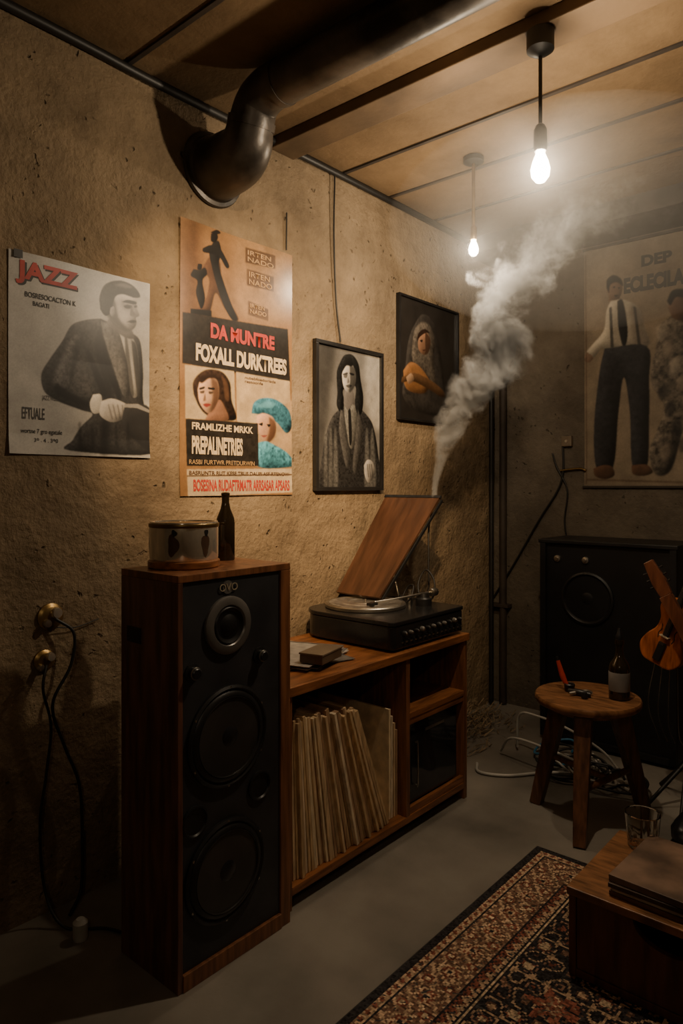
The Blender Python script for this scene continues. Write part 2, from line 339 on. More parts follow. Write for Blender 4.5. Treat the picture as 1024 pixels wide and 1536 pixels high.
pl([(289,592),(288,574),(298,560),(312,554),(332,558),(344,575),(346,600),(353,622),(350,631),(328,630),(310,624),(298,612)],(.022,.012,.008),.9,.9,.7,cell=4)
pl([(330,562),(340,576),(342,600),(336,598),(334,578)],(.09,.045,.025),1.5,0,.4,alpha=.7)
pl([(310,622),(326,600),(336,612),(340,631),(308,631)],(.18,.09,.055),1,.6,.2)
pl([(295,584),(300,569),(314,563),(325,573),(327,592),(322,609),(312,620),(303,613),(297,601)],(.42,.25,.155),.8,.8,.12)
pl([(314,564),(325,573),(327,592),(322,609),(314,619),(317,595)],(.07,.033,.02),2.2,0,.1,alpha=.85)
pl([(296,572),(302,564),(316,561),(324,568),(312,568),(302,575)],(.022,.012,.008),1,0,.2)
pl([(297,582),(305,580),(305,583),(298,585)],BLK,.6,0,0); pl([(310,581),(320,582),(319,585),(311,584)],BLK,.6,0,0); pl([(298,587),(305,586),(304,590),(299,590)],BLK,.8,0,0,alpha=.9); pl([(311,587),(318,588),(316,591),(312,591)],BLK,.8,0,0,alpha=.9)
pl([(306,589),(307,600),(303,601)],BRN,.8,0,0,alpha=.8); pl([(302,607),(308,605),(315,607),(308,611)],(.2,.03,.025),.7,0,0)
pl([(376,620),(380,604),(394,597),(414,600),(432,616),(436,640),(428,650),(414,634),(396,624)],(.035,.12,.17),.8,.9,.7,cell=5)
pl([(384,610),(398,602),(412,606),(404,612)],(.10,.30,.38),1.5,0,.3,alpha=.8)
pl([(384,624),(394,620),(408,626),(413,640),(410,655),(400,664),(390,654),(384,640)],(.37,.21,.13),.8,.8,.12)
pl([(402,624),(412,634),(411,655),(400,664),(403,644)],(.07,.033,.02),1.6,0,.1,alpha=.85); pl([(386,636),(393,634),(392,639)],BLK,.6,0,0); pl([(399,636),(405,637),(402,641)],BLK,.6,0,0); pl([(390,653),(400,653),(395,656)],(.2,.05,.04),.5,0,0)
pl([(386,664),(398,662),(412,668),(428,678),(438,690),(438,700),(386,700)],(.05,.18,.24),.8,.9,.8,cell=5)
pl([(277,628),(386,635),(387,699),(279,699)],(.02,.017,.015),.6,0,.5,False,cell=6)
pl([(279,704),(438,703),(439,738),(280,746)],(.46,.35,.22),.7,0,.2,False); pl([(279,713),(438,711),(438,713),(279,715)],BRN,.5,0,0,False)
S.bake(P,.30,.5)
for (a,b,c,h) in ST: S.text('stamp_text','IRTEN\nNADO',a+2,b+h-2,c-2,h-5,2,I_TAN,P,.02)
S.text('title_red','DA MUNTRE',314,507,410,23,3,I_RED,P,.05)
S.text('title_cream','FOXALL DURKTREES',292,541,428,27,3,I_CRM,P,.05)
S.text('box_line_1','FRAMLIZHE MRKK',286,644,378,11,4,I_CRM,P,.03); S.text('box_line_2','PREPALINETRIES',286,681,362,28,4,I_CRM,P,.045)
S.text('box_line_3','RASBI FURTWR PRETDURWIN',282,696,380,7,4,I_TAN,P,.01)
S.text('right_line','nubabfoedorisda\nrestoonfe',366,574,412,10,3,I_BRN,P,.01)
S.text('strip_line','BASRUNTR RUT KESE TRUS DAUPI ASF RTENOW',282,712,432,6,3,I_BRN,P,.02)
S.text('strip_red','BOSESINA RUDAFTRMATR ARRSASAR APSARS',288,737,432,18,3,I_RED,P,.03)

def frame(name,y0,y1,z0,z1,par_w=.018):
    P=grp(name); fm=mat('frame_black',(.015,.014,.014),.3)
    box('backing',(.002,y0+.005,z0+.005),(.010,y1-.005,z1-.005),fm,P,0)
    w=par_w
    for n,lo,hi in (('rail_bottom',(.001,y0,z0),(.026,y1,z0+w)),('rail_top',(.001,y0,z1-w),(.026,y1,z1)),('stile_a',(.001,y0,z0+w),(.026,y0+w,z1-w)),('stile_b',(.001,y1-w,z0+w),(.026,y1,z1-w))):
        box(n,lo,hi,fm,P,.002)
    return P
# framed 1 : long-haired figure in dark coat
P=frame('framed_portrait',2.29,2.785,1.325,2.008); S=Sheet('L',.0115,(2.30,2.775,1.335,1.998),(.15,.14,.13),.0018,0,8,.3); pl=S.poly
pl([(470,512),(500,520),(492,600),(484,680),(470,735)],(.05,.047,.044),10,0,.2)
pl([(545,524),(568,532),(568,640),(548,620)],(.34,.31,.27),9,0,.2)
pl([(508,612),(494,628),(484,660),(478,700),(476,735),(565,735),(564,680),(557,640),(548,624),(534,612)],(.022,.021,.021),.9,1.0,.6,cell=5)
pl([(503,590),(502,560),(507,544),(514,533),(526,533),(535,547),(538,570),(542,596),(540,618),(534,622),(529,606),(530,580),(512,585),(514,606),(508,618),(502,608)],(.010,.010,.010),1,.9,.6,cell=4)
pl([(514,584),(526,586),(529,606),(522,618),(513,608)],(.12,.11,.105),.8,.5,.1)
pl([(510,562),(513,550),(519,545),(526,549),(530,560),(530,573),(526,583),(520,589),(514,584),(511,574)],(.36,.335,.305),.8,.9,.08)
pl([(521,545),(529,553),(531,568),(528,582),(521,589),(522,570)],(.035,.033,.031),1.6,0,0,alpha=.9)
pl([(508,562),(511,548),(519,540),(528,545),(524,550),(517,549),(512,556)],(.010,.010,.010),1,.3,.3)
pl([(511,561),(518,559),(518,562),(512,563)],BLK,.7,0,0,alpha=.9); pl([(521,559),(528,561),(527,564),(522,562)],BLK,.7,0,0)
pl([(512,563),(518,562),(517,567),(513,567)],BLK,.8,0,0,alpha=.75)
pl([(519,565),(521,573),(518,575)],(.10,.09,.085),.8,0,0,alpha=.9); pl([(515,579),(520,577),(525,579),(520,582)],BLK,.7,0,0,alpha=.8)
pl([(513,608),(520,616),(527,607),(533,628),(529,664),(522,672),(515,640)],(.12,.115,.105),1,.7,.4,cell=5); pl([(519,616),(523,616),(525,660),(521,665)],BLK,.8,.2,.1)
pl([(508,614),(514,626),(522,690),(516,700),(506,650)],(.06,.057,.055),1.5,.7,.4,cell=5); pl([(534,614),(532,640),(526,700),(533,706),(541,650)],(.05,.047,.045),1.5,.7,.4,cell=5)
for i,x in enumerate((484,491,498,545,553)): pl([(x,650+i*3),(x+3,644),(x+4+i,724),(x-1,732)],(.12,.115,.108),2.4,0,.6,alpha=.6,cell=5)
pl([(543,698),(548,690),(555,692),(559,704),(556,718),(549,724),(544,712)],(.26,.24,.22),.8,.8,.15)
for i in range(3): pl([(547+i*3,696),(549+i*3,696),(551+i*3,716),(549+i*3,716)],DK,.7,0,0,False,.6)
S.bake(P,.25,.45)
# framed 2 : hooded figure with instrument
P=frame('framed_portrait',2.92,3.50,1.69,2.345,.012); S=Sheet('L',.0115,(2.93,3.49,1.70,2.335),(.020,.017,.015),.0024,0,9,.4); pl=S.poly
pl([(604,560),(610,510),(622,482),(632,472),(646,482),(654,510),(662,560),(664,620),(625,618),(602,596)],(.03,.026,.023),1.2,1,.5,cell=7)
pl([(615,524),(619,496),(630,484),(642,490),(649,512),(648,545),(652,590),(640,566),(626,556),(616,540)],(.09,.074,.058),2,1,.6,cell=5)
pl([(624,514),(628,500),(636,498),(642,508),(642,520),(637,532),(630,531),(625,524)],(.23,.12,.07),1,.9,.1)
pl([(635,498),(642,508),(642,522),(637,532),(635,518)],(.05,.025,.015),1.2,0,.1,alpha=.9); pl([(622,512),(625,500),(634,494),(642,500),(636,500),(629,504)],(.03,.015,.01),.8,0,.2)
pl([(626,511),(631,510),(630,514)],BLK,.8,0,0); pl([(630,525),(636,525),(633,527)],(.06,.02,.015),.6,0,0)
pl([(602,556),(612,544),(624,548),(636,562),(642,576),(634,590),(614,588),(604,578)],(.21,.095,.035),1,.9,.4)
pl([(600,566),(620,560),(648,574),(664,590),(660,596),(640,584),(616,572),(600,574)],(.08,.04,.018),1,.8,.2)
pl([(606,566),(614,560),(618,570),(610,576)],(.28,.17,.10),.8,.6,.1)
S.bake(P,.3)
# ---- back wall poster
P=grp('vintage_poster'); S=Sheet('B',.003,(.583,1.50,1.345,2.69),(.215,.17,.12),.0032,.008,11,.35); pl=S.poly
pl([(914,440),(926,440),(932,456),(924,462),(914,456)],(.14,.085,.05),1,.4,.1)
pl([(911,436),(912,422),(921,415),(931,421),(934,434),(930,446),(922,452),(914,446)],(.15,.095,.06),.8,.6,.1)
pl([(910,432),(911,420),(921,413),(932,419),(935,430),(926,424),(916,428),(914,440)],BLK,.8,.5,.2)
pl([(919,431),(923,430),(922,433)],BLK,.5,0,0); pl([(927,431),(931,432),(928,434)],BLK,.5,0,0); pl([(921,443),(928,443),(924,446)],BLK,.5,0,0)
pl([(916,452),(936,450),(958,462),(966,490),(971,520),(908,524),(904,520),(890,537),(879,530),(890,516),(906,496),(910,468)],(.34,.30,.235),1,.8,.2)
pl([(880,528),(890,536),(884,544),(876,540)],(.2,.13,.09),.8,.4,.1)
pl([(946,458),(960,466),(968,500),(972,520),(952,522)],(.17,.14,.11),3,0,.1,alpha=.8)
pl([(914,462),(918,460),(921,522),(916,522)],DK,.8,0,0,False,.9); pl([(950,460),(954,461),(962,520),(957,520)],DK,.8,0,0,False,.9)
pl([(926,452),(935,452),(942,498),(936,522),(928,494)],BLK,.8,.5,.2)
pl([(907,523),(970,519),(974,570),(974,640),(971,700),(949,700),(945,620),(936,566),(928,620),(920,701),(895,703),(891,640),(899,560)],(.018,.018,.02),.9,1,.5,cell=7)
pl([(890,703),(904,698),(918,700),(922,713),(908,719),(893,714)],BRN,.8,.7,.2); pl([(948,698),(970,697),(980,708),(966,714),(950,711)],BRN,.8,.7,.2)
pl([(984,520),(990,490),(1004,476),(1030,466),(1056,486),(1062,540),(1056,600),(1062,700),(1040,708),(1028,640),(1008,704),(984,712),(974,680),(984,650),(996,610),(976,572)],(.08,.066,.05),1.2,1,1.1,cell=7)
for i in range(16):
    x=984+(i*37)%64;y=492+i*13; pl([(x,y),(x+12,y-8),(x+15,y+10),(x+4,y+18)],((.26,.22,.17),BLK,(.2,.16,.12),BLK)[i%4],2,.3,.3,alpha=.65)
pl([(1002,462),(1006,446),(1018,438),(1032,446),(1036,464),(1026,480),(1010,478)],(.10,.06,.04),1,.8,.2)
pl([(1000,452),(1008,436),(1026,434),(1038,446),(1030,448),(1014,446),(1006,458)],BLK,1,.4,.2)
pl([(878,383),(880,383),(881,726),(879,726)],BRN,.8,0,0,False,.6); pl([(880,718),(1100,724),(1100,727),(880,721)],BRN,.8,0,0,False,.6)
S.bake(P,.6,.3)
S.text('title_1','DEP',962,401,1008,17,1,I_BLK,P,.05); S.text('title_2','ECLECILAMN',936,442,1060,24,1,I_DK,P,.06)
box('roller',(.575,YB-.018,2.685),(1.51,YB-.001,2.70),M_BAT,P,.003); box('roller_bottom',(.575,YB-.018,1.335),(1.51,YB-.001,1.348),M_BAT,P,.003)

# ------------------------------------------------------------ floor speaker
P=grp('floor_speaker'); X0,X1=.344,.616; Y0,Y1=1.117,1.535; ZT=1.11
box('side_panel_a',(X0,Y0,.0),(X1,Y0+.016,ZT-.02),M_WOODD,P); box('side_panel_b',(X0,Y1-.04,0),(X1,Y1,ZT-.02),M_WOODV,P)
box('top_panel',(X0,Y0,ZT-.02),(X1,Y1,ZT),M_WOODV,P); box('bottom_rail',(X0,Y0+.016,.0),(X1+.004,Y1-.04,.045),M_WOODV,P)
box('back_panel',(X0,Y0+.016,.045),(X0+.012,Y1-.04,ZT-.02),M_WOODD,P)
box('baffle',(X1-.03,Y0+.016,.045),(X1-.006,Y1-.04,ZT-.02),M_BLACK,P)
XF=X1-.006
box('handle_recess',(.375,Y0-.002,.905),(.445,Y0+.002,.95),M_CABLE,P,.0018)
def driver(y,z,r,nm):
    lathe(nm+'_surround',[(r*1.0,0),(r*1.0,.008),(r*.95,.013),(r*.9,.008),(r*.86,.014),(r*.8,.016),(r*.74,.008),(r*.73,-.002),(r*.6,-.012)],(XF,y,z),M_RUB,P,'X',56)
    lathe(nm+'_cone',[(r*.76,.006),(r*.6,.0035),(r*.42,.002),(r*.3,.001),(r*.29,.003),(r*.2,.012),(r*.1,.0165),(0,.018)],(XF,y,z),M_CONE,P,'X',56)
    lathe(nm+'_trim',[(r*.77,.010),(r*.775,.0165),(r*.785,.0165),(r*.79,.012)],(XF,y,z),M_TRIM,P,'X',56)
    for k in range(6):
        a=k*math.pi/3+.5; lathe(nm+'_screw',[(.004,0),(.004,.0015),(0,.002)],(XF+.010,y+math.cos(a)*r*.965,z+math.sin(a)*r*.965),M_STEEL,P,'X',8)
driver(1.29,.642,.142,'midrange'); driver(1.282,.266,.142,'woofer')
lathe('tweeter_plate',[(.082,0),(.082,.008),(.075,.012),(.058,.012),(.054,.008),(.05,.004)],(XF,1.29,.955),M_CONEG,P,'X',48)
lathe('tweeter_horn',[(.055,.006),(.05,.012),(.04,.006),(.034,.004),(.02,.012),(0,.016)],(XF,1.29,.955),M_RUB,P,'X',48)
for nm,y,z in (('port_a',1.41,.463),('port_b',1.174,.440)):
    lathe(nm,[(.043,0),(.043,.006),(.038,.008),(.035,.003),(.0,.001)],(XF,y,z),M_RUB,P,'X',32)
for nm,y,z in (('knob_a',1.165,.845),('knob_b',1.41,.848)):
    lathe(nm,[(.024,0),(.024,.005),(.016,.007),(.015,.025),(.012,.028),(0,.028)],(XF,y,z),M_RUB,P,'X',24)
    lathe(nm+'_ring',[(.0165,.018),(.0175,.02),(.0165,.023)],(XF,y,z),M_STEEL,P,'X',24)
lathe('badge',[(.001,0),(.019,0),(.019,.003),(0,.003)],(XF,1.29,1.062),M_CONEG,P,'X',24)
cu=bpy.data.curves.new('t','FONT'); cu.body='OVO'; cu.size=.03; cu.extrude=.0006
tb=bpy.data.objects.new('badge_text',cu); C.objects.link(tb); cu.materials.append(M_PAPER); tb.parent=P
tb.matrix_world=Matrix.Translation((XF+.004,1.258,1.052))@Matrix.Rotation(math.pi/2,4,'Z')@Matrix.Rotation(math.pi/2,4,'X')

P=grp('chrome_canister'); c=(.447,1.262,ZT)
lathe('wood_base',[(.1,0),(.104,.004),(.104,.02),(.098,.024)],c,M_WOOD,P,'Z',56)
lathe('chrome_drum',[(.098,.024),(.1,.03),(.1,.128),(.098,.134),(.09,.134),(.088,.128),(.088,.04),(0,.04)],c,M_CHROME,P,'Z',64)
lathe('rim_band',[(.1005,.118),(.102,.120),(.102,.128),(.1005,.13)],c,M_BRASS,P,'Z',64)
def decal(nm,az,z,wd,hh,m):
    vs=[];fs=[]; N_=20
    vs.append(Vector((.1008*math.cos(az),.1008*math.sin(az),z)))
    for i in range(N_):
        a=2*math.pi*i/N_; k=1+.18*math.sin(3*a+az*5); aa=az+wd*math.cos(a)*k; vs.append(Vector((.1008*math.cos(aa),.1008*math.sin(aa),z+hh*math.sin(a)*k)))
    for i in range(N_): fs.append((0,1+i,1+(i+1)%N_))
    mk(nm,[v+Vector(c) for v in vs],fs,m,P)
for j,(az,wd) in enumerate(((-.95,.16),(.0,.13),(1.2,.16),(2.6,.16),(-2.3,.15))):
    decal('reflection_body',az,.070,wd,.030,I_BRN); decal('reflection_head',az+.03,.104,wd*.5,.010,I_BLK)  # dark figure shapes painted on the chrome in place of its reflections
lathe('beer_bottle',[(.028,0),(.03,.004),(.03,.12),(.028,.135),(.016,.165),(.012,.185),(.012,.205),(.014,.207),(.014,.215),(.010,.218),(0,.218)],(.395,1.462,ZT),M_BOTTLE,None,'Z',32)

# ------------------------------------------------------------ record cabinet
P=grp('record_cabinet'); a0,a1=.06,.58; b0,b1=1.545,2.65; T=.71
box('top',(a0,b0,T-.03),(a1+.008,b1+.008,T),M_WOOD,P); box('side_a',(a0,b0,.0),(a1,b0+.035,T-.03),M_WOODV,P); box('side_b',(a0,b1-.025,0),(a1,b1,T-.03),M_WOODV,P)
box('bottom',(a0,b0+.035,.045),(a1,b1-.025,.072),M_WOOD,P); box('plinth',(a0+.05,b0+.035,0),(a1-.05,b1-.025,.045),M_WOODC,P)
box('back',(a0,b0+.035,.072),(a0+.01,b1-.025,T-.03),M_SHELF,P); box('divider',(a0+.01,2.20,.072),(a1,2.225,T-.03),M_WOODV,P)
box('shelf',(a0+.01,2.225,.445),(a1,b1-.025,.468),M_WOOD,P)
for n,lo,hi in(('door_rail_top',(a1-.02,2.225,.42),(a1-.003,b1-.025,.445)),('door_rail_bottom',(a1-.02,2.225,.072),(a1-.003,b1-.025,.10))): box(n,lo,hi,M_WOOD,P)
P=grp('stereo_amplifier')
box('case',(.2,2.25,.102),(.555,2.60,.415),M_RUB,P,.004)
box('glass_front',(.555,2.252,.104),(.559,2.598,.413),mat('dark_glass',(.02,.021,.024),.06,spec=.8),P,.001)
tube('handle',[(.565,2.285,.17),(.575,2.285,.175),(.575,2.285,.33),(.565,2.285,.335)],.003,M_STEEL,P,8,3)
box('feet',(.25,2.27,.072),(.53,2.58,.102),M_RUB,P)
box('display',(.5592,2.36,.36),(.561,2.5,.372),M_STEEL,P,.0005)
vs=[];fs=[];mi=[]
cols=[mat('sleeve_%d'%i,c,.6,var=.25,scale=15,stretch=(1,6,1)) for i,c in enumerate([(.62,.44,.26),(.50,.33,.18),(.76,.60,.39),(.38,.23,.13),(.57,.39,.21),(.72,.58,.41)])]
N=38
for i in range(N):
    f=i/(N-1); yb=1.595+f*.515; yt=1.588+f*.325; h=.525+random.uniform(-.02,.008)-.03*f*random.random(); th=random.uniform(.0090,.0118); x1=.568+random.uniform(-.016,.004); x0=x1-.4
    d=Vector((0,yt-yb,.5)).normalized(); n=Vector((0,d.z,-d.y))
    b=len(vs); base=Vector((0,yb,.073))
    for q in ((x0,0,0),(x1,0,0),(x1,1,0),(x0,1,0),(x0,0,1),(x1,0,1),(x1,1,1),(x0,1,1)):
        p=base+n*(q[1]*th)+d*(q[2]*h); p.x=q[0]; p.z=max(p.z,.0725); vs.append(p)
    k=random.randrange(6)
    for fc in BF: fs.append(tuple(b+j for j in fc)); mi.append(k)
for j,y in enumerate((2.142,2.156,2.172,2.186)):
    b=len(vs)
    for q in ((.17,0,0),(.54,0,0),(.54,1,0),(.17,1,0),(.17,0,1),(.54,0,1),(.54,1,1),(.17,1,1)): vs.append(Vector((q[0],y+q[1]*.011,.073+q[2]*(.42-.03*j))))
    for fc in BF: fs.append(tuple(b+k for k in fc)); mi.append((2,5,0,3)[j])
o=mk('vinyl_records',vs,fs,None)
for cc in cols: o.data.materials.append(cc)
for p,k in zip(o.data.polygons,mi): p.material_index=k

P=grp('paper_stack')
for i in range(7):
    W=Matrix.Translation((.30+random.uniform(-.03,.03),1.86+random.uniform(-.03,.03),T+.001+i*.003))@Matrix.Rotation(random.uniform(-.4,.4),4,'Z')
    box('sheet_%d'%i,(-.16,-.16,0),(.16,.16,.0022),(M_PAPER,I_MID,I_LT,I_MID)[i%4],P,0,W)
P=grp('small_wood_box')
W=Matrix.Translation((.475,1.83,T+.0235))@Matrix.Rotation(.25,4,'Z')
box('case',(-.045,-.075,0),(.045,.075,.03),mat('box_grey',(.10,.07,.045),.5),P,.003,W); box('lid',(-.047,-.077,.03),(.047,.077,.036),mat('box_lid',(.16,.12,.08),.5),P,.001,W)

# ------------------------------------------------------------ turntable
P=grp('turntable'); d0,d1,e0,e1=.065,.565,2.135,2.645
def rrect(x0,y0,x1,y1,rs,n=8):
    out=[]
    for (cx,cy,a0_,r) in ((x0+rs[0],y0+rs[0],180,rs[0]),(x1-rs[1],y0+rs[1],270,rs[1]),(x1-rs[2],y1-rs[2],0,rs[2]),(x0+rs[3],y1-rs[3],90,rs[3])):
        for i in range(n+1):
            a=math.radians(a0_+90*i/n); out.append((cx+r*math.cos(a),cy+r*math.sin(a)))
    return out
M_DECK=mat('deck_black',(.016,.016,.017),.22,var=.2)
RC=(.12,.025,.02,.05)
extr('plinth',rrect(d0,e0,d1,e1,RC),.090,Matrix.Translation((0,0,T+.010)),M_DECK,P,.006)
extr('deck_top',rrect(d0-.004,e0-.004,d1+.004,e1+.004,RC),.016,Matrix.Translation((0,0,T+.102)),M_DECK,P,.004)
for x,y in((.12,2.25),(.5,2.2),(.5,2.6),(.12,2.6)): lathe('foot',[(.02,0),(.02,.013)],(x,y,T),M_RUB,P,'Z',20)
PL=(.25,2.36,T+.118)
lathe('platter',[(.172,0),(.175,.003),(.175,.014),(.170,.018),(.162,.0165),(0,.0165)],PL,M_STEEL,P,'Z',72)
M_MAT=mat('metal_mat',(.40,.37,.33),.3,metal=.7,var=.3,scale=30)
lathe('record',[(.158,.0165),(.158,.019),(.130,.0195),(.128,.018),(.104,.018),(.102,.0198),(.078,.0198),(.076,.018),(.055,.018),(.054,.0195),(0,.0195)],PL,M_MAT,P,'Z',72)
lathe('spindle',[(.004,.017),(.004,.03),(0,.032)],PL,M_STEEL,P,'Z',12)
def slab(name,a,b,c,d,th,m,par,bev=.002):
    a,b,c,d=map(Vector,(a,b,c,d)); n=(b-a).cross(d-a).normalized()*th
    return mk(name,[a,b,c,d,a+n,b+n,c+n,d+n],BF,m,par,False,bev)
LA=Vector((.055,2.40,T+.148)); LB=Vector((.300,2.40,T+.148)); LC=Vector((.370,2.765,1.285)); LD=Vector((.055,2.765,1.285))
slab('lid',LA,LB,LC,LD,.012,M_LID,P)
slab('lid_rim',LD+Vector((-.004,-.004,0)),LC+Vector((.006,-.004,0)),LC+Vector((.006,.006,.012)),LD+Vector((-.004,.006,.012)),.012,M_RUB,P)
slab('lid_edge',LB+Vector((0,.004,0)),LC+Vector((0,.004,0)),LC+Vector((.008,.004,0)),LB+Vector((.008,.004,0)),.014,M_RUB,P)
tube('hinge_arm_a',[(.10,2.56,T+.115),(.10,2.52,T+.22),(.10,2.50,T+.265)],.006,M_STEEL,P); tube('hinge_arm_b',[(.29,2.56,T+.115),(.29,2.52,T+.22),(.29,2.50,T+.265)],.006,M_STEEL,P)
lathe('tonearm_base',[(.035,0),(.035,.03),(.026,.036),(.022,.055),(0,.056)],(.43,2.54,T+.118),M_RUB,P,'Z',28)
lathe('tonearm_weight',[(.016,-.02),(.018,-.016),(.018,.016),(.016,.02)],(.44,2.60,T+.17),M_STEEL,P,'-Y',20)
tube('tonearm',[(.44,2.60,T+.17),(.43,2.54,T+.170),(.40,2.42,T+.162),(.345,2.30,T+.152)],.005,M_STEEL,P)
box('headshell',(.328,2.268,T+.140),(.358,2.31,T+.152),M_RUB,P,.003)
for i in range(7): lathe('switch',[(.012,0),(.011,.016+.005*i),(0,.018+.005*i)],(.30+.032*(i%3),2.48+.024*i,T+.118),M_RUB if i%2 else M_STEEL,P,'Z',16)
tube('cable_loop',[(.40,2.56,T+.12),(.36,2.60,T+.2),(.38,2.63,T+.26),(.43,2.62,T+.22),(.44,2.60,T+.15),(.41,2.57,T+.12)],.004,M_CABLE,P)
tube('cable_loop',[(.33,2.50,T+.12),(.35,2.53,T+.19),(.39,2.52,T+.20),(.40,2.48,T+.15),(.37,2.46,T+.12)],.004,M_CABLE,P)
for i in range(11):
    y=2.205+i*.04; r=.008 if i%3 else .011
    lathe('front_knob',[(r,0),(r*.9,.012),(r*.7,.016),(0,.016)],(d1-.001,y,T+.068),M_CONEG if i%2 else M_RUB,P,'X',16)
    lathe('front_knob_cap',[(r*.5,.0155),(r*.45,.018),(0,.018)],(d1-.001,y,T+.068),M_STEEL,P,'X',12)
box('front_strip',(d1-.001,2.19,T+.030),(d1+.003,2.63,T+.036),M_STEEL,P,.001)
for i in range(14): box('slider',(d1,2.2+i*.031,T+.024),(d1+.008,2.208+i*.031,T+.044),M_RUB,P,.001)
tube('turntable_cable',[(.10,2.68,.02),(.06,2.72,.5),(.09,2.70,.78),(.20,2.69,.82),(.335,2.70,.84),(.335,2.72,1.0),(.32,2.745,1.15),(.33,2.775,1.27)],.004,M_CABLE,None)

# ------------------------------------------------------------ duct
P=grp('ceiling_duct')
zy=2.728; yy=1.68; rd=.073
tube('run',[(3.45,yy,zy),(2.2,yy,zy),(1.2,yy,zy),(.42,yy,zy)],rd,M_DUCT,P,40,4)
tube('elbow',[(.43,yy,zy),(.36,yy,zy-.002),(.30,yy+.003,zy-.03),(.265,yy+.008,zy-.09),(.225,yy+.02,zy-.145),(.15,yy+.035,zy-.165),(.0,yy+.045,zy-.165)],[rd,rd+.002,.077,.082,.094,.108,.118],M_DUCT,P,40,6)
for x in (.43,1.35,2.3): tube('seam_ring',[(x-.012,yy,zy),(x+.012,yy,zy)],rd+.0035,M_DUCT,P,40,1)
tube('seam_ring',[(.272,yy+.007,zy-.07),(.262,yy+.009,zy-.095)],.086,M_DUCT,P,40,1)
lathe('wall_flange',[(.138,0),(.142,.006),(.138,.016),(.124,.02),(.116,.035)],(.001,yy+.045,zy-.160),M_DUCT,P,'X',48)

# ------------------------------------------------------------ pendant bulbs
def emis(name,col,st):
    m=bpy.data.materials.new(name); m.use_nodes=True; nt=m.node_tree; nt.nodes.clear()
    o=nt.nodes.new('ShaderNodeOutputMaterial'); e=nt.nodes.new('ShaderNodeEmission'); t=nt.nodes.new('ShaderNodeBsdfTransparent'); a=nt.nodes.new('ShaderNodeAddShader')
    e.inputs[0].default_value=(*col,1); e.inputs[1].default_value=st
    nt.links.new(e.outputs[0],a.inputs[0]); nt.links.new(t.outputs[0],a.inputs[1]); nt.links.new(a.outputs[0],o.inputs[0]); return m
M_BULB=emis('lit_bulb',(1,.82,.56),18); M_FIL=emis('filament',(1,.8,.5),60)
def pendant(x,y,zb,rose,rose_h,cordr,cordm,bs,power):
    P=grp('pendant_bulb')
    zc=ZC-.045 if 2.03<y<2.17 else ZC
    lathe('ceiling_rose',[(rose*.9,0),(rose,-.004),(rose,-rose_h*.75),(rose*.6,-rose_h*.9),(.008,-rose_h),(0,-rose_h)],(x,y,zc),M_CABLE,P,'Z',32)
    zs=zb+.05*bs
    tube('cord',[(x,y,zc-rose_h+.01),(x,y,zs+.07*bs)],cordr,cordm,P,10,1)
    lathe('socket',[(.008,.085*bs),(.014*bs,.08*bs),(.02*bs,.066*bs),(.021*bs,.01),(.018*bs,0),(0,0)],(x,y,zs),M_CABLE if cordm is M_CABLE else M_BRASS,P,'Z',28)
    lathe('bulb_glass',[(.013*bs,.052*bs),(.015*bs,.04*bs),(.024*bs,.018*bs),(.030*bs,-.006*bs),(.027*bs,-.028*bs),(.015*bs,-.044*bs),(0,-.049*bs)],(x,y,zb),M_BULB,P,'Z',32)
    tube('filament',[(x-.006,y,zb+.02*bs),(x-.008,y,zb-.01*bs),(x,y,zb-.02*bs),(x+.008,y,zb-.01*bs),(x+.006,y,zb+.02*bs)],.0015,M_FIL,P,6,4)
    ld=bpy.data.lights.new('bulb_light','POINT'); ld.energy=power; ld.color=(1,.80,.56); ld.shadow_soft_size=.022
    lo=bpy.data.objects.new('bulb_light',ld); lo.location=(x,y,zb); C.objects.link(lo); lo.parent=P
pendant(1.194,2.055,2.34,.042,.08,.006,M_CABLE,1.0,37)
pendant(.559,2.742,2.405,.045,.03,.008,M_BRASS,.75,17)
pendant(2.55,-.75,2.25,.042,.08,.006,M_CABLE,1.0,9)  # extra pendant added unseen behind the camera as weak fill light
P=grp('ceiling_spotlight'); src=Vector((1.75,.72,2.60)); tgt=Vector((0,2.12,1.60))
dr=(tgt-src).normalized(); Wm=Matrix.Translation(src)@dr.to_track_quat('Z','Y').to_matrix().to_4x4()
lathe('shade',[(.055,.06),(.052,.058),(.045,0),(.03,-.05),(.012,-.06),(0,-.06)],None,M_CABLE,P,'Z',32,Wm)
tube('stem',[src-dr*.05,(1.8,.68,2.70),(1.8,.68,ZC-.01)],.008,M_CABLE,P)
lathe('canopy',[(.04,0),(.04,-.015),(0,-.02)],(1.8,.68,ZC),M_CABLE,P,'Z',24)
ld=bpy.data.lights.new('spot','SPOT'); ld.energy=680; ld.color=(1,.68,.36); ld.spot_size=math.radians(50); ld.spot_blend=1.0; ld.shadow_soft_size=.03
lo=bpy.data.objects.new('spot',ld); C.objects.link(lo); lo.location=src+dr*.062; lo.rotation_euler=dr.to_track_quat('-Z','Y').to_euler(); lo.parent=P

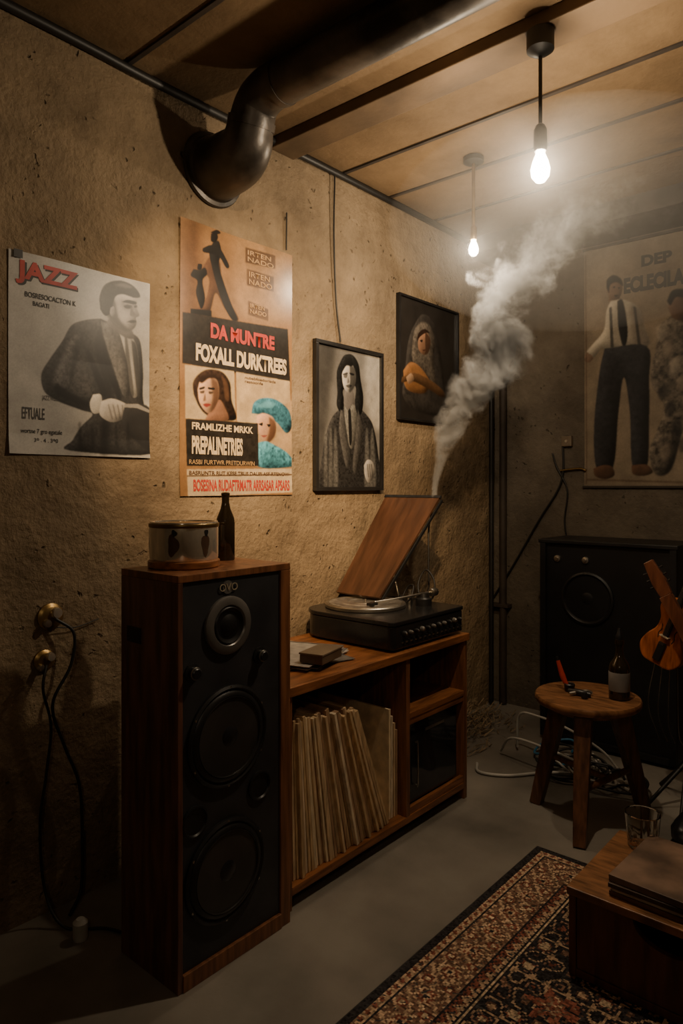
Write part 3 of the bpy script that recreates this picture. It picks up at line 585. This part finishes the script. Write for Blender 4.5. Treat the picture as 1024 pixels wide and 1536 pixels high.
# ------------------------------------------------------------ wires, outlet, corner pipes
tube('hanging_wire',[(.02,2.42,ZC-.03),(.015,2.42,2.5),(.012,2.44,2.2),(.012,2.47,2.02)],.004,M_CABLE,None)
tube('hanging_wire',[(.01,2.12,2.52),(.008,2.12,2.36)],.003,M_CABLE,None,8,1)
P=grp('wall_socket')
for nm,y,z,s in (('upper',1.075,.935,1),('lower',1.055,.80,.8)):
    lathe(nm+'_plate',[(.042*s,0),(.042*s,.008),(.035*s,.012),(.03*s,.016),(0,.016)],(.001,y,z),M_BRASS,P,'X',24)
    lathe(nm+'_knob_a',[(.016*s,.014),(.018*s,.020),(.015*s,.032),(0,.034)],(.001,y+.012,z+.012),M_CHROME,P,'X',20)
    lathe(nm+'_knob_b',[(.013*s,.014),(.014*s,.020),(.011*s,.030),(0,.031)],(.001,y-.018,z-.018),M_STEEL,P,'X',20)
tube('power_cable',[(.03,1.08,.93),(.05,1.13,.88),(.05,1.12,.78),(.03,1.07,.66),(.03,1.11,.52),(.03,1.16,.38),(.03,1.17,.2),(.04,1.16,.05),(.08,1.1,.008)],.005,M_CABLE,None)
tube('power_cable',[(.03,1.05,.79),(.05,1.03,.72),(.04,1.06,.6),(.03,1.05,.45),(.03,1.03,.3),(.04,1.04,.1),(.12,1.06,.008),(.22,1.14,.006),(.3,1.17,.006)],.0045,M_CABLE,None)
tube('thin_wire',[(.02,1.09,.90),(.012,1.16,.89),(.01,1.24,.905)],.002,M_CABLE,None)
lathe('power_plug',[(.02,0),(.022,.01),(.022,.05),(.012,.06),(0,.06)],(.2,1.07,0),M_CABLEW,None,'Z',20)
P=grp('corner_pipes')
tube('pipe_a',[(.035,3.86,.01),(.035,3.86,2.6)],.014,M_CABLE,P,20,1); tube('pipe_b',[(.085,3.915,.01),(.085,3.915,2.68)],.022,M_BAT,P,20,1)
for z in (.6,2.2): box('bracket',(.01,3.89,z),(.13,3.945,z+.02),M_BAT,P)
def bw(px,py,o=.015): a,b=BW(px,py); return (a,YB-o,b)
tube('wall_cable',[bw(742,895),bw(770,850),bw(810,780),bw(838,735),bw(846,705),bw(846,660),bw(858,655)],.006,M_CABLE,None)
tube('wall_cable',[bw(830,680),bw(836,700),bw(852,735),bw(848,780),bw(852,812)],.005,M_CABLE,None)
tube('wall_cable',[bw(842,706),bw(870,703),bw(880,706)],.007,M_BRASS,None)
P=grp('junction_box'); A=BW(852,662); box('case',(A[0]-.03,YB-.03,A[1]-.03),(A[0]+.03,YB-.001,A[1]+.03),mat('jb',(.16,.12,.08),.5),P,.004); lathe('screw',[(.008,0),(.008,.004),(0,.004)],(A[0],YB-.03,A[1]),M_STEEL,P,'-Y',12)

# ------------------------------------------------------------ black speaker cabinet at back
P=grp('speaker_cabinet'); x0,x1,y0,y1,h=.51,1.19,3.52,3.87,1.065
box('carcass',(x0,y0+.02,.02),(x1,y1,h-.02),M_RUB,P,.006); box('top',(x0-.008,y0-.004,h-.02),(x1+.008,y1+.005,h),M_RUB,P,.004)
for n,lo,hi in(('trim_l',(x0,y0,.02),(x0+.03,y0+.02,h-.02)),('trim_r',(x1-.03,y0,.02),(x1,y0+.02,h-.02)),('trim_b',(x0+.03,y0,.02),(x1-.03,y0+.02,.05))): box(n,lo,hi,M_RUB,P)
for x,z,r in ((.76,.77,.135),):
    lathe('driver_ring',[(r,0),(r,.012),(r*.93,.016),(r*.86,.008),(r*.84,0)],(x,y0+.02,z),M_RUB,P,'-Y',48)
    lathe('driver_cone',[(r*.86,.006),(r*.4,.001),(r*.3,.001),(r*.2,.008),(0,.012)],(x,y0+.02,z),M_RUB,P,'-Y',48)
for x in (.60,.75): lathe('knob',[(.018,0),(.017,.01),(.008,.012),(.007,.02),(0,.02)],(x,y0+.02,.965),M_STEEL,P,'-Y',20)
for x in (x0+.06,x1-.06): box('foot',(x-.03,y0+.05,0),(x+.03,y0+.11,.02),M_RUB,P); box('foot',(x-.03,y1-.1,0),(x+.03,y1-.04,.02),M_RUB,P)

# ------------------------------------------------------------ stool
P=grp('wooden_stool'); sc=Vector((1.05,2.80,0)); sz=.5
lathe('seat',[(.185,-.034),(.2,-.03),(.206,-.02),(.206,-.008),(.202,-.001),(.195,0),(0,0)],(sc.x,sc.y,sz),M_STOOL,P,'Z',56)
lathe('under_ring',[(.15,-.055),(.155,-.034),(0,-.034)],(sc.x,sc.y,sz),M_STOOL,P,'Z',40)
ft=[Vector((1.115,2.56,0)),Vector((.83,2.80,0)),Vector((1.21,3.0,0))]
M_LEG=mat('stool_leg_wood',(.12,.052,.025),.42,var=.45,scale=6,stretch=(9,9,1.5),bump=.08,bscale=20)
for i,f in enumerate(ft):
    d=f-sc; top=sc+d*.5; top.z=sz-.035
    ang=math.atan2(d.y,d.x)
    beam('leg_%d'%i,f,top,.046,.066,M_LEG,P,ang)
mid=[sc+(f-sc)*.80+Vector((0,0,.19)) for f in ft]
tube('stretcher_a',[mid[0],mid[2]],.013,M_LEG,P,12,1); tube('stretcher_b',[mid[1]+Vector((0,0,.03)),(mid[0]+mid[2])/2],.012,M_LEG,P,12,1)
P=grp('liquor_bottle'); c=(1.165,2.835,sz)
lathe('glass',[(.036,0),(.04,.004),(.04,.12),(.036,.14),(.018,.165),(.014,.185),(.014,.215),(.017,.217),(.017,.235),(0,.236)],c,M_BOTTLE,P,'Z',32)
lathe('label',[(.0405,.035),(.0408,.036),(.0408,.108),(.0405,.109)],c,mat('label_grey',(.2,.185,.17),.6),P,'Z',32)
lathe('stopper',[(.012,.235),(.014,.25),(.009,.262),(.005,.28),(0,.282)],c,M_RUB,P,'Z',20)
P=grp('tobacco_pipe')
M_REDP=mat('red_lacquer',(.4,.04,.015),.25)
tube('stem',[(.965,2.80,sz+.02),(.945,2.80,sz+.06),(.925,2.80,sz+.12)],[.009,.012,.008],M_REDP,P,12)
tube('tip',[(.925,2.80,sz+.12),(.921,2.80,sz+.135)],.007,M_RUB,P,10,1)
lathe('bowl',[(.012,0),(.02,.008),(.022,.03),(.018,.034),(.014,.032),(.01,.01),(0,.01)],(.975,2.80,sz),M_RUB,P,'Z',24)
P=grp('folding_knife')
tube('handle',[(.985,2.77,sz+.012),(1.03,2.765,sz+.014),(1.075,2.77,sz+.012)],[.01,.013,.01],M_RUB,P,12)
tube('blade',[(1.0,2.74,sz+.01),(1.05,2.79,sz+.016),(1.07,2.80,sz+.01)],[.006,.009,.006],M_STEEL,P,8); lathe('pivot',[(.012,0),(.014,.01),(.01,.024),(0,.025)],(1.06,2.745,sz),M_RUB,P,'Z',16)

# ------------------------------------------------------------ low box, books, tumbler
P=grp('wooden_chest'); x0,x1,y0,y1,h=1.365,2.02,1.865,2.275,.25
ZR=.009
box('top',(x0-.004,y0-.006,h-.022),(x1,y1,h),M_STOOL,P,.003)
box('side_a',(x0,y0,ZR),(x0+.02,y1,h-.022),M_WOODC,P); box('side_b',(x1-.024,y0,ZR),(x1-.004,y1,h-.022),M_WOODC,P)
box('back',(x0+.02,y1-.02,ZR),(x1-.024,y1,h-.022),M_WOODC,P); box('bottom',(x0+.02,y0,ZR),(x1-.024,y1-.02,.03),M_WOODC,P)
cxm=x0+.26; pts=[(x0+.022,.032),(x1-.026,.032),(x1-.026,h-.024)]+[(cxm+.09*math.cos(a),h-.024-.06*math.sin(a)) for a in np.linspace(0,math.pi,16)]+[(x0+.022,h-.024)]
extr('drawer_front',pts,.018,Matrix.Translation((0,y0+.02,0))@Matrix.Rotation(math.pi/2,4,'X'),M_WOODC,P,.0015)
box('drawer_back',(x0+.022,y0+.06,.032),(x1-.026,y0+.07,h-.03),M_RUB,P)
P=grp('record_book_stack')
for i,(w,d,t,cc) in enumerate(((.42,.30,.012,(.10,.05,.03)),(.41,.29,.010,(.30,.24,.17)),(.43,.30,.012,(.05,.03,.02)),(.42,.30,.018,(.15,.095,.065)))):
    z=h+sum((.012,.010,.012,.022)[:i])+.0005*(i+1)
    W=Matrix.Translation((1.68,2.035,z))@Matrix.Rotation(random.uniform(-.03,.03)-.03,4,'Z')
    box('book_%d'%i,(-w/2,-d/2,0),(w/2,d/2,t),mat('book_cover_%d'%i,cc,.5,var=.5,scale=9),P,.002,W)
gm=bpy.data.materials.new('clear_glass'); gm.use_nodes=True; b=gm.node_tree.nodes['Principled BSDF']
b.inputs['Transmission Weight'].default_value=1; b.inputs['Roughness'].default_value=.03; b.inputs['IOR'].default_value=1.45; b.inputs['Base Color'].default_value=(.95,.93,.88,1)
nn=gm.node_tree.nodes.new('ShaderNodeTexWave'); nn.inputs['Scale'].default_value=12; bb=gm.node_tree.nodes.new('ShaderNodeBump'); bb.inputs['Strength'].default_value=.25; bb.inputs['Distance'].default_value=.004
tcn=gm.node_tree.nodes.new('ShaderNodeTexCoord'); gm.node_tree.links.new(tcn.outputs['Object'],nn.inputs[0]); gm.node_tree.links.new(nn.outputs[0],bb.inputs['Height']); gm.node_tree.links.new(bb.outputs[0],b.inputs['Normal'])
lathe('glass_tumbler',[(0,0),(.040,0),(.043,.004),(.052,.10),(.050,.102),(.047,.10),(.039,.014),(0,.012)],(1.45,2.215,h+.001),gm,None,'Z',40)

# ------------------------------------------------------------ rug
rx0,rx1,ry0,ry1=1.0,2.75,.30,2.45; cs=.006
nx=int((rx1-rx0)/cs); ny=int((ry1-ry0)/cs)
gx=np.linspace(rx0,rx1,nx+1); gy=np.linspace(ry0,ry1,ny+1)
GX,GY=np.meshgrid(gx,gy)
vz=.006+.0012*np.random.rand(*GX.shape)
co=np.stack([GX,GY,vz],2).reshape(-1,3)
idx=np.arange((nx+1)*(ny+1)).reshape(ny+1,nx+1)
quads=np.stack([idx[:-1,:-1],idx[:-1,1:],idx[1:,1:],idx[1:,:-1]],2).reshape(-1,4)
me=bpy.data.meshes.new('rug'); me.from_pydata(co.tolist(),[],quads.tolist())
cxx=(GX[:-1,:-1]+cs/2); cyy=(GY[:-1,:-1]+cs/2)
dx=np.minimum(cxx-rx0,rx1-cxx); dy=np.minimum(cyy-ry0,ry1-cyy); d=np.minimum(dx,dy)
al=np.where(dx<dy,cyy-ry0,cxx-rx0)
navy=np.array((.030,.027,.028)); tan=np.array((.42,.29,.19)); rust=np.array((.18,.065,.045)); cream=np.array((.52,.39,.26)); brn=np.array((.16,.092,.063))
col=np.zeros(cxx.shape+(3,)); col[:]=navy
def put(mask,c): col[mask]=c
m=(d>.022)&(d<.048); put(m,tan); put(m&(np.abs(((al%.03)/.03)-.5)+np.abs(d-.035)/.03<.33),rust); put((d>.022)&(d<.026),cream)
m=(d>=.056)&(d<.175); put(m,brn)
Pp=.118; lx=(al%Pp)-Pp/2; ly=d-.1155; r=np.hypot(lx,ly); th=np.arctan2(ly,lx)
put(m&(np.sin(al*210)*np.sin(d*230)+.6*np.sin(al*110+d*160)>.2),tan)
put(m&(np.abs(ly-.034*np.cos(2*np.pi*al/Pp))<.005),cream)
rr=.045*(.8+.2*np.cos(8*th)); put(m&(r<rr),brn); put(m&(r<rr*.86),tan); put(m&(r<rr*.62),rust); put(m&(r<rr*.4),tan); put(m&(r<rr*.2),navy)
lx2=((al+Pp/2)%Pp)-Pp/2; r2=np.hypot(lx2*1.1,(np.abs(ly)-.035)); put(m&(r2<.017),rust); put(m&(r2<.009),cream)
m=(d>=.183)&(d<.215); put(m,tan); put(m&(np.abs(((al%.04)/.04)-.5)*.05+.186>d),rust); put(m&(np.sin(al*300)*np.sin(d*320)>.5),navy)
m=(d>=.222)&(d<.228); put(m,cream)
m=d>=.236
X=cxx-(rx0+rx1)/2; Y=cyy-(ry0+ry1)/2
X=np.abs(X)
wob=.25*rnd2(ny,nx,30,4)*6
f=np.sin(X*58+wob)*np.sin(Y*52+wob)+.7*np.sin(X*31+np.sin(Y*37)*1.6)*np.cos(Y*33+wob)
put(m&(np.abs(f)<.15),tan*.85); put(m&(np.abs(f-.6)<.07),brn*1.6); put(m&(f>.95),rust); put(m&(f>1.15),cream*.8); put(m&(f<-.9),brn); put(m&(f<-1.15),tan)
L=.34; lx=((X+.02)%L)-L/2; ly=((Y+(np.floor((X+.02)/L)%2)*L/2)%L)-L/2; r=np.hypot(lx,ly); th=np.arctan2(ly,lx); rr=.07*(.7+.3*np.cos(6*th)+.08*np.cos(17*th))
put(m&(r<rr),rust*1.3); put(m&(r<rr*.6)&(np.cos(12*th)>-.3),brn); put(m&(r<rr*.4),tan); put(m&(r<rr*.22),rust)
col*=(.45+1.1*np.random.rand(*cxx.shape))[...,None]
col*=(.55+.9*rnd2(ny,nx,50,9))[...,None]
ca=me.color_attributes.new('pile','FLOAT_COLOR','CORNER')
c4=np.concatenate([np.repeat(col.reshape(-1,3),4,0),np.ones((nx*ny*4,1))],1).astype(np.float32)
ca.data.foreach_set('color',c4.ravel())
rm=bpy.data.materials.new('rug_pile'); rm.use_nodes=True; nt=rm.node_tree; b=nt.nodes['Principled BSDF']; b.inputs['Roughness'].default_value=.95; b.inputs['Specular IOR Level'].default_value=.1
at=nt.nodes.new('ShaderNodeVertexColor'); at.layer_name='pile'; nt.links.new(at.outputs[0],b.inputs['Base Color'])
nz=nt.nodes.new('ShaderNodeTexNoise'); nz.inputs['Scale'].default_value=260; tcn=nt.nodes.new('ShaderNodeTexCoord'); nt.links.new(tcn.outputs['Object'],nz.inputs['Vector'])
bp=nt.nodes.new('ShaderNodeBump'); bp.inputs['Strength'].default_value=.6; bp.inputs['Distance'].default_value=.004; nt.links.new(nz.outputs[0],bp.inputs['Height']); nt.links.new(bp.outputs[0],b.inputs['Normal'])
me.materials.append(rm)
P=grp('persian_rug'); ro=bpy.data.objects.new('pile',me); C.objects.link(ro); ro.parent=P
box('backing',(rx0-.004,ry0-.004,.0),(rx1+.004,ry1+.004,.0062),M_CABLE,P,.002)

# ------------------------------------------------------------ clutter behind stool
P=grp('cable_tangle')
def floor_loop(nm,cx,cy,rx,ry,r,m,n=9,zz=.012,jit=.03):
    pts=[(cx+rx*math.cos(a)+random.uniform(-jit,jit),cy+ry*math.sin(a)+random.uniform(-jit,jit),zz+random.uniform(0,.05)) for a in np.linspace(0,2*math.pi*1.15,n)]
    tube(nm,pts,r,m,P)
for i in range(9): floor_loop('loop_%d'%i,random.uniform(.66,1.0),random.uniform(3.05,3.34),random.uniform(.08,.18),random.uniform(.06,.13),.0055,(M_CABLEW,M_CABLE,M_CABLE,M_CABLE,M_CABLEB,M_CABLE,M_CABLE,M_CABLEW,M_CABLE)[i])
tube('white_lead',[(.44,2.98,.01),(.50,2.90,.01),(.62,2.95,.01),(.75,3.1,.012),(.95,3.2,.02),(1.1,3.15,.01)],.007,M_CABLEW,P)
tube('wire_loop',[(.50,3.28,.02),(.52,3.26,.19),(.64,3.22,.22),(.80,3.2,.2),(.92,3.3,.1),(.98,3.34,.02)],.006,M_CABLEW,P)
tube('wire_loop',[(.46,3.18,.02),(.55,3.12,.12),(.74,3.08,.13),(.9,3.1,.09),(.96,3.16,.015)],.006,M_CABLEW,P)
P=grp('straw_pile'); vs=[];fs=[]
for i in range(750):
    y=random.gauss(3.25,.22); y=min(max(y,2.85),3.72); a=random.uniform(0,6.28); l=random.uniform(.03,.09); w=.0025; dx_,dy_=math.cos(a)*l,math.sin(a)*l; dz=random.uniform(0,.03)
    x=min(.05+abs(dx_)*.6+abs(random.gauss(0,.12)),.37); z=max(.004,.18*math.exp(-((x-.05)**2)/.04-((y-3.3)**2)/.12)*random.random())
    b=len(vs); vs+= [(x-w,y,z),(x+w,y+w,z),(x+w+dx_*.5,y+dy_,z+dz),(x-w+dx_*.5,y+dy_,z+dz+.002)]; fs.append((b,b+1,b+2,b+3))
mk('stems',vs,fs,M_STRAW,P)
P=grp('canvas_bag')
def blob(nm,c,s,m,par,seed,amp=.18,zmin=.004):
    bm=bmesh.new(); bmesh.ops.create_icosphere(bm,subdivisions=4,radius=1)
    for v in bm.verts:
        k=1+amp*noise.noise(v.co*1.8+Vector((seed,0,0)))+amp*.5*noise.noise(v.co*4.5+Vector((0,seed,0)))
        v.co=Vector((v.co.x*s[0]*k+c[0],v.co.y*s[1]*k+c[1],max(v.co.z*s[2]*k+c[2],zmin)))
    me=bpy.data.meshes.new(nm); bm.to_mesh(me); bm.free(); me.materials.append(m)
    for p in me.polygons: p.use_smooth=True
    o=bpy.data.objects.new(nm,me); C.objects.link(o); o.parent=par; return o
blob('body',(1.56,3.30,.17),(.19,.14,.20),M_BAG,P,3); blob('flap',(1.52,3.26,.30),(.13,.11,.07),M_BAG,P,8,.3,.2)
tube('strap',[(1.42,3.2,.28),(1.40,3.16,.42),(1.48,3.16,.5),(1.56,3.2,.42),(1.6,3.24,.32)],.012,M_BAG,P)
P=grp('shoe'); blob('upper',(1.42,2.86,.05),(.06,.11,.055),M_RUB,P,5,.1); box('sole',(1.365,2.75,0),(1.475,2.97,.016),M_CABLE,P,.004)

# ------------------------------------------------------------ instruments on right
def basis(c,up,n):
    up=Vector(up).normalized(); n=Vector(n); n=(n-up*n.dot(up)).normalized(); x=up.cross(n)
    return Matrix(((x.x,up.x,n.x,c[0]),(x.y,up.y,n.y,c[1]),(x.z,up.z,n.z,c[2]),(0,0,0,1)))
def outline(prof,n=6):
    half=cat([(w,y,0) for w,y in prof],n); R=[(p.x,p.y) for p in half]; Lh=[(-x,y) for x,y in reversed(R[1:-1])]; return R+Lh
P=grp('violin'); W=basis((1.235,3.10,.60),(.35,.05,.95),(-.2,-1,.05))
ol=outline([(0,0),(.06,.006),(.092,.05),(.082,.10),(.055,.145),(.052,.19),(.072,.235),(.062,.275),(.02,.295),(0,.295)])
extr('body',ol,.034,W,M_VARN,P,.006)
box('fingerboard',(-.012,.13,.036),(.012,.43,.048),M_RUB,P,.002,W); box('neck',(-.011,.29,.012),(.011,.45,.036),M_VARN,P,.004,W)
box('tailpiece',(-.016,.02,.036),(.016,.10,.046),M_RUB,P,.003,W); box('bridge',(-.02,.125,.034),(.02,.13,.058),M_PAPER,P,.001,W)
lathe('scroll',[(.001,-.018),(.018,-.018),(.02,0),(.018,.018),(0,.018)],None,M_VARN,P,'Z',20,W@Matrix.Translation((0,.47,.02))@Matrix.Rotation(math.pi/2,4,'Y'))
for s in(-1,1):
    tube('f_hole',[W@Vector((s*.03,.11,.0345)),W@Vector((s*.035,.13,.0345)),W@Vector((s*.028,.15,.0345)),W@Vector((s*.034,.17,.0345))],.002,M_CABLE,P,6,4)
    for k in (0,1): tube('peg',[W@Vector((0,.44+.018*k,.024)),W@Vector((s*.04,.445+.018*k,.024))],[.003,.006],M_RUB,P,8,1)
for k in range(4): tube('string',[W@Vector((-.008+.005*k,.09,.05)),W@Vector((-.008+.005*k,.128,.059)),W@Vector((-.006+.004*k,.44,.05))],.0006,M_STEEL,P,5,1)
P=grp('acoustic_guitar'); W=basis((1.72,2.95,.22),(-.50,.10,.86),(-.15,-1,.1))
ol=outline([(0,0),(.12,.012),(.18,.09),(.165,.18),(.115,.26),(.12,.33),(.135,.39),(.10,.45),(.03,.47),(0,.47)])
extr('body',ol,.09,W,M_VARN,P,.008)
lathe('soundhole',[(.001,.001),(.045,.001),(.05,0)],None,M_RUB,P,'Z',32,W@Matrix.Translation((0,.33,.091)))
M_NECK=mat('neck_mahogany',(.13,.045,.022),.3,var=.3,stretch=(8,8,1))
box('bridge',(-.06,.14,.09),(.06,.165,.098),M_RUB,P,.002,W); box('neck',(-.024,.46,.07),(.024,.80,.092),M_NECK,P,.006,W); box('fingerboard',(-.025,.38,.0925),(.025,.80,.10),M_NECK,P,.002,W)
extr('headstock',[(-.024,.80),(.024,.80),(.030,.86),(.020,.95),(-.020,.95),(-.030,.86)],.016,W@Matrix.Translation((0,0,.072)),M_NECK,P,.003)
for s in(-1,1):
    for k in range(3): tube('tuner',[W@Vector((s*.026,.85+k*.03,.08)),W@Vector((s*.044,.85+k*.03,.08))],[.0025,.005],M_RUB,P,8,1)
P=grp('instrument_stand')
tube('post',[(1.32,3.20,.01),(1.32,3.19,.9)],.010,M_CABLE,P,12,1)
for p in ((1.20,3.05),(1.18,3.32),(1.34,3.04)): tube('leg',[(1.32,3.2,.18),(*p,.008)],.008,M_CABLE,P,10,1)
tube('yoke',[(1.20,3.12,.64),(1.22,3.17,.60),(1.32,3.19,.60),(1.38,3.14,.62)],.007,M_CABLE,P)
for k in range(5): tube('loose_string',[(1.22+.03*k,3.1,.60),(1.20+.04*k,3.08,.43-.03*k),(1.24+.03*k,3.1,.28)],.0015,M_STEEL,P,5)

# ------------------------------------------------------------ smoke: baked density grid (Volume Cube) + faint homogeneous haze
z0,z1=1.28,2.72
ng=bpy.data.node_groups.new('smoke_density','GeometryNodeTree'); n=ng.nodes; l=ng.links
ng.interface.new_socket('Geometry',in_out='OUTPUT',socket_type='NodeSocketGeometry')
go=n.new('NodeGroupOutput'); vc=n.new('GeometryNodeVolumeCube'); sm=n.new('GeometryNodeSetMaterial')
def MA(op,a,b=None,c=None,clamp=False):
    x=n.new('ShaderNodeMath'); x.operation=op; x.use_clamp=clamp
    for i,q in enumerate((a,b,c)):
        if q is None: continue
        if isinstance(q,(int,float)): x.inputs[i].default_value=q
        else: l.new(q,x.inputs[i])
    return x.outputs[0]
pos=n.new('GeometryNodeInputPosition').outputs[0]
s0=n.new('ShaderNodeSeparateXYZ'); l.new(pos,s0.inputs[0])
tt0=MA('DIVIDE',MA('SUBTRACT',s0.outputs[2],z0),z1-z0,None,True)
def displaced(vec,scale,amp_socket):
    nz=n.new('ShaderNodeTexNoise'); nz.inputs['Scale'].default_value=scale; nz.inputs['Detail'].default_value=3; l.new(vec,nz.inputs['Vector'])
    sub=n.new('ShaderNodeVectorMath'); sub.operation='SUBTRACT'; l.new(nz.outputs['Color'],sub.inputs[0]); sub.inputs[1].default_value=(.5,.5,.5)
    sc_=n.new('ShaderNodeVectorMath'); sc_.operation='SCALE'; l.new(sub.outputs[0],sc_.inputs[0]); l.new(amp_socket,sc_.inputs['Scale'])
    add=n.new('ShaderNodeVectorMath'); l.new(vec,add.inputs[0]); l.new(sc_.outputs[0],add.inputs[1]); return add.outputs[0]
p1=displaced(pos,4.0,MA('MULTIPLY_ADD',tt0,.75,.01))
p2=displaced(p1,15.0,MA('MULTIPLY_ADD',tt0,.26,.006))
sp=n.new('ShaderNodeSeparateXYZ'); l.new(p2,sp.inputs[0])
t=MA('DIVIDE',MA('SUBTRACT',sp.outputs[2],z0),z1-z0,None,True)
def fc(pts,inp):
    f=n.new('ShaderNodeFloatCurve'); c=f.mapping.curves[0]
    c.points[0].location=pts[0]; c.points[-1].location=pts[-1]
    for p in pts[1:-1]: c.points.new(*p)
    f.mapping.update(); l.new(inp,f.inputs['Value']); return f.outputs[0]
zs=[1.28,1.434,1.569,1.734,1.854,1.96,2.094,2.244,2.364,2.5,2.72]; ss=[0,.022,.065,.125,.235,.325,.315,.33,.44,.62,.85]; rs=[.012,.028,.060,.105,.14,.165,.13,.13,.16,.22,.27]
sv=fc([((z-z0)/(z1-z0),s) for z,s in zip(zs,ss)],t); rv=fc([((z-z0)/(z1-z0),r) for z,r in zip(zs,rs)],t)
px=MA('MULTIPLY_ADD',sv,.757,.335); py=MA('MULTIPLY_ADD',sv,.653,2.765)
dxn=MA('SUBTRACT',sp.outputs[0],px); dyn=MA('SUBTRACT',sp.outputs[1],py)
dist=MA('SQRT',MA('ADD',MA('MULTIPLY',dxn,dxn),MA('MULTIPLY',dyn,dyn)))
fall=MA('POWER',MA('SUBTRACT',1.0,MA('DIVIDE',dist,rv),None,True),1.1)
n2=n.new('ShaderNodeTexNoise'); n2.inputs['Scale'].default_value=10; n2.inputs['Detail'].default_value=7; n2.inputs['Roughness'].default_value=.72; n2.inputs['Distortion'].default_value=1.2; l.new(p2,n2.inputs['Vector'])
mr=n.new('ShaderNodeMapRange'); mr.inputs['From Min'].default_value=.47; mr.inputs['From Max'].default_value=.66; l.new(n2.outputs[0],mr.inputs['Value'])
solid=MA('SUBTRACT',1.0,MA('MULTIPLY',tt0,6.0),None,True)
tex=MA('MAXIMUM',MA('MULTIPLY_ADD',mr.outputs[0],1.0,.04),solid)
fade=fc([(0,1),(.15,1),(.35,1),(.58,.7),(.75,.25),(.9,.07),(1,0)],t)
dens=MA('MULTIPLY',MA('MULTIPLY',fall,tex),fade)
l.new(dens,vc.inputs['Density'])
lo_,hi_=(.16,2.60,1.262),(1.25,3.5,2.70)
vc.inputs['Min'].default_value=lo_; vc.inputs['Max'].default_value=hi_
for k,a in zip(('Resolution X','Resolution Y','Resolution Z'),range(3)): vc.inputs[k].default_value=int((hi_[a]-lo_[a])/.007)
m=bpy.data.materials.new('smoke'); m.use_nodes=True; nt=m.node_tree; nt.nodes.clear()
o=nt.nodes.new('ShaderNodeOutputMaterial'); v=nt.nodes.new('ShaderNodeVolumePrincipled'); nt.links.new(v.outputs[0],o.inputs['Volume'])
v.inputs['Color'].default_value=(.97,.95,.93,1); v.inputs['Anisotropy'].default_value=0; v.inputs['Density'].default_value=210
try: m.cycles.volume_step_rate=3.0
except Exception: pass
l.new(vc.outputs[0],sm.inputs['Geometry']); sm.inputs['Material'].default_value=m; l.new(sm.outputs[0],go.inputs[0])
ob=box('smoke_plume',(.30,2.74,1.30),(.36,2.79,1.36),m,None,0)
md=ob.modifiers.new('density','NODES'); md.node_group=ng
hm=bpy.data.materials.new('haze'); hm.use_nodes=True; nt=hm.node_tree; nt.nodes.clear()
o=nt.nodes.new('ShaderNodeOutputMaterial'); v=nt.nodes.new('ShaderNodeVolumeScatter'); nt.links.new(v.outputs[0],o.inputs['Volume'])
v.inputs['Color'].default_value=(.95,.92,.88,1); v.inputs['Density'].default_value=.13
bm=bmesh.new(); bmesh.ops.create_icosphere(bm,subdivisions=3,radius=1)
for q in bm.verts: q.co=Vector((1.05+q.co.x*.75,2.75+q.co.y*.85,2.36+q.co.z*.36))
me=bpy.data.meshes.new('smoke_haze'); bm.to_mesh(me); bm.free(); me.materials.append(hm); ho=bpy.data.objects.new('smoke_haze',me); C.objects.link(ho)

# ------------------------------------------------------------ world, camera
w=bpy.data.worlds.new('world'); bpy.context.scene.world=w; w.use_nodes=True
w.node_tree.nodes['Background'].inputs[0].default_value=(.35,.28,.2,1); w.node_tree.nodes['Background'].inputs[1].default_value=.01
cd=bpy.data.cameras.new('camera'); cam=bpy.data.objects.new('camera',cd); C.objects.link(cam)
cam.location=(CX,0,H); cam.rotation_euler=(math.pi/2,0,math.atan2(.6534,.757))
cd.sensor_fit='VERTICAL'; cd.sensor_height=24; cd.lens=24*1050/1536; cd.shift_y=-40/1536; cd.clip_start=.02
bpy.context.scene.camera=cam
